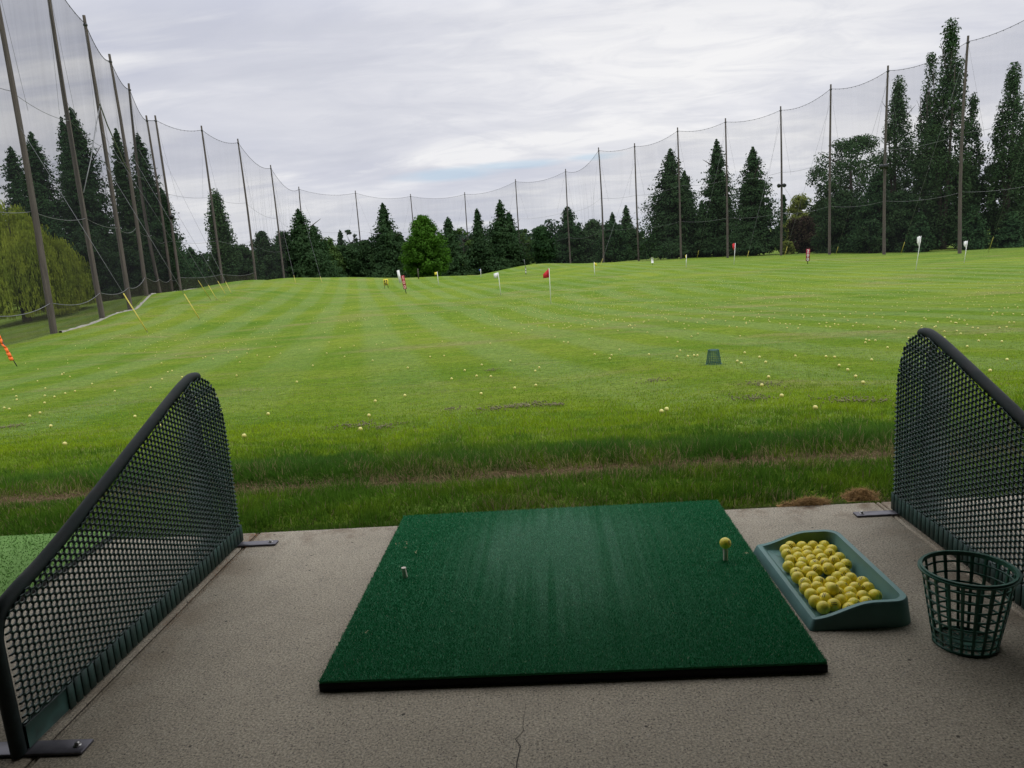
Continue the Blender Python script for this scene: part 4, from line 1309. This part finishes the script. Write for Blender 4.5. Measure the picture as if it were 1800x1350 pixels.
def pts_blobs(H, R, n, shape="round", nb=60, base=.08, br=.28, gaps=.0):
    # sub-crowns placed over a crown profile
    if shape == "round": prof = lambda q: np.sqrt(np.clip(1 - ((q - .45) / .56) ** 2, 0, 1))
    elif shape == "egg": prof = lambda q: np.clip(np.sin(pi * np.clip(q, 0, 1) ** .7) ** .6, 0, 1) * (1 - .15 * q)
    elif shape == "poplar": prof = lambda q: np.clip(np.sin(pi * np.clip(q * .93 + .07, 0, 1) ** .62), 0.02, 1) ** .8
    elif shape == "dome": prof = lambda q: np.sqrt(np.clip(1 - (np.clip(q, 0, 1)) ** 2.2, 0, 1))
    else: prof = lambda q: np.sqrt(np.clip(1 - (q - .5) ** 2 * 3.6, 0, 1))
    q = rng.random(nb * 4); pr = prof(q); q = q[rng.random(nb * 4) < pr + .1][:nb]; nb = len(q)
    az = rng.random(nb) * 2 * pi; rr_ = np.sqrt(rng.random(nb)) ** .7
    Rb = R * br * (.6 + .8 * rng.random(nb))
    rc = np.maximum(prof(q) * R - Rb * .7, 0) * rr_
    C = np.stack([rc * np.cos(az), rc * np.sin(az), (base + q * (1 - base)) * H], -1)
    C[:, 2] = np.minimum(C[:, 2], H - Rb * (.9 if shape != "poplar" else 1.2))
    w = Rb ** 2; w /= w.sum(); k = rng.choice(nb, n, p=w)
    D = rng.normal(0, 1, (n, 3)); D /= np.linalg.norm(D, axis=1)[:, None]
    vz = 1.9 if shape == "poplar" else .8
    sh = (rng.random(n) ** .35)[:, None]
    P = C[k] + D * Rb[k][:, None] * sh * np.array([1, 1, vz])
    P[:, 2] = np.clip(P[:, 2], .15, H * 1.01)
    N = D + np.array([0, 0, .4])
    return P, N


def pts_willow(H, R, n):
    nb = 700
    q = np.sqrt(rng.random(nb)); az = rng.random(nb) * 2 * pi
    ztop = H * (1 - .42 * q ** 2) * (.84 + .16 * rng.random(nb)) * (.9 + .1 * np.sin(az * 4 + q * 5)); r0 = R * q * (.85 + .3 * rng.random(nb))
    L = H * (.25 + .5 * rng.random(nb)) * (.4 + .6 * q)
    k = rng.integers(0, nb, n); s = rng.random(n)
    rr_ = r0[k] * (1 + .05 * s); z = ztop[k] - L[k] * s
    P = np.stack([rr_ * np.cos(az[k]) + rng.normal(0, .12, n), rr_ * np.sin(az[k]) + rng.normal(0, .12, n), np.maximum(z, .9)], -1)
    N = np.stack([np.cos(az[k]), np.sin(az[k]), np.full(n, .15)], -1)
    return P, N


def trunk_mesh(H, r, parent, limbs, R, seed, top=.9, multi=1):
    rs = np.random.default_rng(seed); mb = MB()
    for m_ in range(multi):
        ox, oy = (rs.normal(0, .12 * R, 2) if multi > 1 else (0, 0))
        tops = rs.normal(0, .04 * H, 2) if multi == 1 else rs.normal(0, .25 * R, 2)
        mb.tube([(ox * t_ * 3 + tops[0] * t_ * .5, oy * t_ * 3 + tops[1] * t_ * .5, -.4 + (H * top + .4) * t_) for t_ in (0, .06, .3, .6, 1)], [r * 1.5, r * 1.05, r * .8, r * .5, r * .12], 8)
    for k in range(limbs):
        z0 = H * (.18 + .6 * rs.random()); a = rs.random() * 2 * pi; L = R * (.5 + .35 * rs.random()); rise = H * (.06 + .12 * rs.random())
        mb.tube([(0, 0, z0), (cos(a) * L * .5, sin(a) * L * .5, z0 + rise * .4), (cos(a) * L, sin(a) * L, z0 + rise)], [r * .35, r * .2, r * .05], 5)
    return mb.build("trunk", M["bark"], parent, True)


# (kind, apex px, apex py, width px, depth, material, label, name)
T = [
    ("con", 18, 257, 95, 88, "con", "dark conifer whose tip shows left of the first pole, above the willow", "conifer_tree"),
    ("con", 53, 232, 105, 80, "con", "taller dark conifer rising behind the first pole above the willow", "conifer_tree"),
    ("con", 124, 188, 112, 84, "con", "tallest dark conifer on the left, between second and third poles", "conifer_tree"),
    ("con", 107, 206, 72, 90, "con", "slimmer conifer tip tucked behind the tallest left conifer", "conifer_tree"),
    ("con", 203, 226, 74, 94, "con2", "thin-topped conifer behind the third and fourth poles", "conifer_tree"),
    ("con", 241, 234, 84, 104, "con", "dark conifer behind the fifth and sixth poles at left", "conifer_tree"),
    ("con", 283, 330, 58, 116, "con", "short conifer filling the left corner of the net", "conifer_tree"),
    ("dark", 150, 395, 110, 74, "dark", "dark bushy tree behind the second pole, under the tallest left conifer", "bushy_tree"),
    ("dark", 215, 400, 100, 82, "dark", "dark bushy tree behind the third pole at the net's foot", "bushy_tree"),
    ("dark", 268, 415, 80, 98, "dark", "dark bushy tree behind the fifth pole at the net's foot", "bushy_tree"),
    ("wil", 8, 343, 160, 60, "willow", "large yellow-green willow at the left edge", "willow_tree"),
    ("wil", 100, 408, 78, 64, "willow", "smaller drooping willow between the first and second poles", "willow_tree"),
    ("rnd", 318, 455, 40, 140, "dark", "low dark shrub at the left corner behind the small pointed conifer", "shrub"),
    ("rnd", 405, 440, 50, 150, "con", "low dark shrub tucked behind the columnar tree's right side", "shrub"),
    ("rnd", 700, 405, 50, 180, "dark", "dark tree filling the gap left of the bright round tree", "round_tree"),
    ("rnd", 1022, 405, 50, 186, "dark", "dark tree filling the gap right of the steep pointed conifer", "round_tree"),
    ("rnd", 1228, 400, 60, 150, "con", "dark shrub mass between the biggest pair and the slim conifer", "shrub"),
    ("rnd", 1292, 405, 60, 146, "con", "dark shrub mass between the two slim big conifers", "shrub"),
    ("rnd", 1450, 345, 90, 135, "mid", "mid green tree left of the wide broadleaf tree, behind its pole", "round_tree"),
    ("con", 333, 433, 46, 132, "con", "small pointed conifer left of the columnar tree", "conifer_tree"),
    ("col", 376, 333, 66, 122, "poplar", "columnar tree standing alone left of centre", "columnar_tree"),
    ("rnd", 425, 428, 56, 136, "dark", "rounded dark tree just right of the columnar tree", "round_tree"),
    ("rnd", 457, 404, 62, 145, "dark", "rounded tree behind the ninth net pole", "round_tree"),
    ("rnd", 497, 402, 52, 152, "con", "ragged dark tree left of the left-centre conifer", "round_tree"),
    ("con", 524, 367, 88, 150, "con2", "broad blue-green conifer left of centre behind the mound", "conifer_tree"),
    ("con", 551, 396, 60, 156, "con", "shorter conifer against the right flank of the left-centre conifer", "conifer_tree"),
    ("rnd", 572, 414, 62, 168, "mid", "lighter green tree right of the left-centre conifer", "round_tree"),
    ("con", 597, 404, 30, 195, "con2", "tiny far conifer tip between the shrubs left of centre", "conifer_tree"),
    ("spr", 613, 402, 30, 190, "dark", "thin ragged tree beside the tiny far conifer tip", "ragged_tree"),
    ("rnd", 606, 424, 70, 172, "dark", "low dark tree below the tiny far conifer tip", "round_tree"),
    ("rnd", 640, 420, 66, 176, "dark", "low dark tree behind the pole left of the yellow-black board", "round_tree"),
    ("con", 672, 357, 72, 172, "con2", "pointed blue-green conifer left of the bright round tree", "conifer_tree"),
    ("map", 742, 376, 98, 135, "maple", "bright green round tree in the centre of the tree line", "maple_tree"),
    ("con", 787, 381, 56, 178, "con2", "dark conifer directly right of the bright round tree", "conifer_tree"),
    ("spr", 812, 398, 42, 192, "mid", "thin see-through tree right of the bright round tree's conifer", "ragged_tree"),
    ("con", 838, 367, 44, 198, "con2", "slim conifer left of the twin conifers, above a low dark tree", "conifer_tree"),
    ("rnd", 842, 420, 56, 188, "dark", "low dark tree beneath the slim conifer", "round_tree"),
    ("con", 878, 351, 62, 184, "con2", "taller of the twin conifers above the white flag", "conifer_tree"),
    ("con", 894, 372, 44, 188, "con", "shorter of the twin conifers, on the right", "conifer_tree"),
    ("spr", 918, 402, 42, 196, "mid", "thin grey-green tree right of the twin conifers", "ragged_tree"),
    ("egg", 953, 393, 54, 184, "con", "egg-shaped dark tree above the red flag", "egg_shaped_tree"),
    ("con", 997, 362, 62, 190, "con", "steep pointed conifer right of the egg-shaped tree", "conifer_tree"),
    ("rnd", 1040, 384, 56, 190, "poplar", "grey-green tree right of the steep pointed conifer", "round_tree"),
    ("con", 1076, 374, 22, 205, "con", "tiny conifer tip above the round dark tree", "conifer_tree"),
    ("rnd", 1076, 386, 62, 164, "con", "round dark tree by the small yellow flag", "round_tree"),
    ("con", 1100, 360, 40, 184, "con2", "narrow conifer between the round dark tree and the largest pair", "conifer_tree"),
    ("rnd", 1116, 402, 42, 170, "dark", "low dark tree left of the largest pair of conifers", "round_tree"),
    ("con", 1178, 261, 104, 142, "con2", "larger of the biggest pair of conifers, right of centre", "conifer_tree"),
    ("con", 1203, 300, 66, 146, "con2", "right-hand conifer of the biggest pair, lower shoulder", "conifer_tree"),
    ("con", 1233, 352, 26, 160, "con", "small conifer tip between the biggest pair and the slim conifer", "conifer_tree"),
    ("con", 1260, 245, 78, 136, "con2", "slim tall conifer behind the small red flag, left one", "conifer_tree"),
    ("con", 1323, 258, 88, 128, "con2", "tall conifer right of the small red flag", "conifer_tree"),
    ("con", 1377, 342, 24, 170, "con", "small far conifer tip right of the floodlit pole", "conifer_tree"),
    ("rnd", 1408, 337, 76, 150, "yel", "yellow-green tree behind the 200 sign", "round_tree"),
    ("rnd", 1412, 378, 72, 128, "maroon", "dark purple-leaved small tree behind the 200 sign", "purple_tree"),
    ("rnd", 1384, 422, 28, 122, "yel", "small yellow shrub left of the purple-leaved tree", "shrub"),
    ("brd", 1500, 238, 170, 128, "poplar", "wide sparse broadleaf tree left of the poplars", "broadleaf_tree"),
    ("dark", 1485, 330, 120, 112, "dark", "dark tree beneath the left half of the wide broadleaf tree", "bushy_tree"),
    ("pop", 1580, 136, 88, 108, "poplar", "shorter poplar left of the tallest poplar", "poplar_tree"),
    ("con", 1545, 300, 96, 104, "con", "dark conifer understorey in front of the shorter poplar", "conifer_tree"),
    ("dark", 1590, 330, 90, 100, "dark", "dark bushy tree between the two right-hand poles", "bushy_tree"),
    ("pop", 1672, 38, 96, 96, "poplar", "tallest poplar, near the right edge of the photo", "poplar_tree"),
    ("pop", 1638, 96, 72, 100, "poplar", "left shoulder poplar joined to the tallest poplar", "poplar_tree"),
    ("pop", 1712, 165, 60, 98, "poplar", "low right shoulder poplar beside the tallest poplar", "poplar_tree"),
    ("pop", 1783, 113, 92, 95, "poplar", "poplar at the right edge of the photo", "poplar_tree"),
    ("pop", 1815, 175, 80, 98, "poplar", "poplar cut by the right edge of the photo", "poplar_tree"),
    ("brd", 1650, 262, 130, 104, "dark", "dark broadleaf understorey below the tallest poplar", "broadleaf_tree"),
    ("brd", 1752, 285, 120, 102, "dark", "dark broadleaf understorey below the right-edge poplar", "broadleaf_tree"),
    ("con", 1618, 372, 50, 96, "con", "small conifer at the foot of the tallest poplar, left of the tall flag", "conifer_tree"),
    ("con", 1712, 360, 56, 94, "con", "small conifer right of the tall right-hand pole", "conifer_tree"),
    ("con", 1780, 372, 60, 94, "con", "small conifer at the foot of the right-edge poplar", "conifer_tree"),
    ("rnd", 1530, 385, 60, 100, "dark", "low dark bush at the pole foot left of the tall white flag", "bush"),
]
for ti, (kind, ax, ay, wpx, d, mt, lab, nm) in enumerate(T):
    wpx = wpx * (1.14 if 300 < ax < 1350 and kind in ("con", "rnd", "egg", "spr") else 1.0); apex = at(ax, ay, d); gz = float(zt(apex[0], apex[1])); H = apex[2] - gz; R = wpx * d / FPX / 2
    hpx = H / d * FPX
    root = empty(nm, (apex[0], apex[1], gz))
    px_m = d / FPX
    size = 3.4 * px_m * (1.25 if d < 100 else 1.1); n = int(min(.95 * wpx * hpx * (1.0 if d > 100 else .8), 30000)); n = max(n, 1500)
    if kind == "con":
        P, N = pts_conifer(H, R * 1.2, n, rough=.13, power=.78 if mt == "con2" else .68, skirt=.04); multi = 1
    elif kind == "wil": P, N = pts_willow(H, R, int(n * 2.2))
    elif kind == "col": P, N = pts_blobs(H, R, n, "poplar", 90, .03, .34)
    elif kind == "pop": P, N = pts_blobs(H, R, int(n * .72), "poplar", int(80 + H * 4), .06, .24)
    elif kind == "brd": P, N = pts_blobs(H, R, int(n * (.85 if mt == "poplar" else .9)), "round", 230, .05, .15)
    elif kind == "spr": P, N = pts_blobs(H, R, int(n * .35), "round", 26, .15, .22)
    elif kind == "egg": P, N = pts_blobs(H, R, n, "egg", 90, .04, .26)
    elif kind == "map": P, N = pts_blobs(H, R * 1.02, int(n * 1.5), "egg", 220, .03, .19)
    elif kind == "dark": P, N = pts_blobs(H, R, n, "dome", 90, .0, .24)
    else: P, N = pts_blobs(H, R, n, "dome" if mt != "maroon" else "round", 70, .03, .27)
    if kind in ("con", "col", "dark", "rnd", "egg", "map"):
        # denser, larger sprays towards the stem
        kc = rng.random(len(P)) < .22
        C0 = P[kc].copy(); C0[:, :2] *= .62; C0[:, 2] = np.clip(C0[:, 2] * .97, .2, None)
        P = np.concatenate((P, C0)); N = np.concatenate((N, N[kc]))
        size = np.concatenate((np.full(len(kc), size), np.full(len(C0), size * 2.4)))
    if kind == "wil":
        m_ = len(P); wd_ = np.cross(N, [0, 0, 1.]); wd_ /= np.linalg.norm(wd_, axis=1)[:, None]; wd_ = wd_ + rng.normal(0, .4, (m_, 3)) * [1, 1, 0]
        hh_ = (size * (.8 + 1.6 * rng.random(m_)))[:, None] * np.array([0, 0, 1.]); ww_ = wd_ * size * .16; jit = rng.normal(0, .12, (m_, 3)) * size
        V = np.stack([P - ww_, P + ww_, P + jit - hh_ + ww_ * .4, P + jit - hh_ - ww_ * .4], 1).reshape(-1, 3); F = np.arange(m_ * 4).reshape(-1, 4)
    else: V, F = cards(P, N, size, .62)
    link_mesh("crown", V, F, M[mt], root)
    trunk_mesh(H, max(.16, R * (.09 if kind != "con" else .11)), root, 10 if kind in ("brd", "spr", "pop") else 3, R, ti, .93 if kind == "con" else .8, 3 if kind == "pop" else 1)
    tag(root, lab, "tree", "trees around the range")

# far-off wood closing the horizon, one mass
segs = []
Vw = []; Fw = []; off = 0
for px in np.arange(-500, 2500, 14):
    d = 235 + 40 * rng.random() if px < 1420 else 300 + 60 * rng.random()
    hy = 431 - .066 * (px - 900)
    topy = hy - 30 + rng.normal(0, 6) if px < 1120 else hy - 2 + rng.normal(0, 5) if px < 1420 else hy - 4 + rng.normal(0, 4)
    topy = max(topy, hy - 44)
    q = at(px, topy, d); gz = float(zt(q[0], q[1])); H = max(q[2] - gz, 3.5); R = max(H * (.35 + .3 * rng.random()), 2.6)
    P, N = pts_blobs(H, R, 700, "dome", 22, 0, .4); P = P + np.array([q[0], q[1], gz])
    V, F = cards(P, N, 1.1, .8); Vw.append(V); Fw.append(F + off); off += len(V)
o = link_mesh("distant_wood", np.concatenate(Vw), np.concatenate(Fw), M["wood_far"]); tag(o, "dark distant woodland behind all the separate trees", "woodland", kind="stuff")

# ------------------------------------------------------------------ sky and light
w = bpy.data.worlds.new("World"); S.world = w; w.use_nodes = True
nt = w.node_tree; nt.nodes.clear(); b = NT(nt)
out = nt.nodes.new("ShaderNodeOutputWorld"); bg = nt.nodes.new("ShaderNodeBackground"); nt.links.new(bg.outputs[0], out.inputs[0])
SUN_EL, SUN_AZ = radians(57), radians(112)      # azimuth from +Y towards +X
sky = b.n("ShaderNodeTexSky", sky_type="NISHITA", sun_disc=False, sun_elevation=SUN_EL, sun_rotation=SUN_AZ)
tc = b.n("ShaderNodeTexCoord").outputs["Generated"]
sp = b.n("ShaderNodeSeparateXYZ", {0: tc}); dx, dy, dz = sp.outputs
inv = b.math("DIVIDE", 1.0, b.math("ADD", b.math("MAXIMUM", dz, 0.0), .13))
pl = b.n("ShaderNodeCombineXYZ", {0: b.math("MULTIPLY", dx, inv), 1: b.math("MULTIPLY", dy, inv), 2: 0.}).outputs[0]
n1 = b.noise(b.n("ShaderNodeMapping", {"Vector": pl, "Location": (3.1, 1.7, 0), "Rotation": (0, 0, .35), "Scale": (.7, .8, 1)}).outputs[0], .55, 7, .52, .5)
n2 = b.noise(b.n("ShaderNodeMapping", {"Vector": pl, "Location": (8.4, 2.2, 0), "Rotation": (0, 0, .5), "Scale": (.5, 1.1, 1)}).outputs[0], 1.1, 7, .55, .7)
n3 = b.noise(b.scaled(pl, (.8, 1.0, 1)), 2.2, 5, .6, .3)
cl = b.mix(b.ramp(n1, .36, .60), (.57, .59, .685), (.83, .832, .87))
n4 = b.noise(b.n("ShaderNodeMapping", {"Vector": pl, "Location": (1.4, 5.2, 0), "Scale": (.8, 1.3, 1)}).outputs[0], 2.6, 8, .62, .9)
cl = b.mix(b.math("MULTIPLY", b.ramp(n2, .46, .64), .8), cl, (.93, .925, .93))
cl = b.mix(b.math("MULTIPLY", b.ramp(n4, .56, .40), .38), cl, (.60, .62, .70))
cl = b.mix(b.math("MULTIPLY", b.ramp(n2, .44, .30), .5), cl, (.54, .56, .65))
hzn = b.ramp(dz, .10, .0, 0, .45)
cl = b.mix(hzn, cl, (.70, .735, .82))
lift = b.ramp(dz, .27, .95, 1.0, 2.7)
cl = b.mix(1.0, cl, b.n("ShaderNodeCombineXYZ", {0: lift, 1: lift, 2: lift}).outputs[0], "MULTIPLY")
cl10 = b.n("ShaderNodeVectorMath", {0: cl, "Scale": 10.0}, operation="SCALE").outputs[0]
hole = 0.0
for (hx, hy, ww, hh_) in ((800, 306, .075, .009), (905, 290, .06, .006), (1050, 275, .04, .005)):
    v = ray(hx, hy); v = v / np.linalg.norm(v)
    ex = b.math("DIVIDE", b.math("SUBTRACT", dx, float(v[0])), ww); ez = b.math("DIVIDE", b.math("SUBTRACT", dz, float(v[2])), hh_)
    rr2 = b.math("ADD", b.math("MULTIPLY", ex, ex), b.math("MULTIPLY", ez, ez))
    g2 = b.math("MULTIPLY", b.math("EXPONENT", b.math("MULTIPLY", rr2, -1.0)), b.math("GREATER_THAN", dy, 0.0))
    hole = b.math("MAXIMUM", hole, g2)
hole = b.math("MULTIPLY", b.ramp(b.math("MULTIPLY", hole, b.ramp(n3, .3, .65, .5, 1.4)), .25, .9), .5)
blue = b.mix(.85, sky.outputs[0], (4.8, 6.8, 8.6))
fin = b.mix(hole, cl10, blue)
nt.links.new(fin, bg.inputs[0]); bg.inputs[1].default_value = .1

sl = bpy.data.lights.new("sun", "SUN"); sl.energy = 1.1; sl.angle = radians(14); sl.color = (1, .96, .9)
so = bpy.data.objects.new("sun", sl); COL.objects.link(so)
dv = Vector((sin(SUN_AZ) * cos(SUN_EL), cos(SUN_AZ) * cos(SUN_EL), sin(SUN_EL)))
so.rotation_euler = dv.to_track_quat("Z", "Y").to_euler()

S.view_settings.view_transform = "Standard"; S.view_settings.look = "None"; S.view_settings.gamma = 1; S.view_settings.exposure = 0
S.cycles.transparent_max_bounces = 48
S.cycles.max_bounces = 6
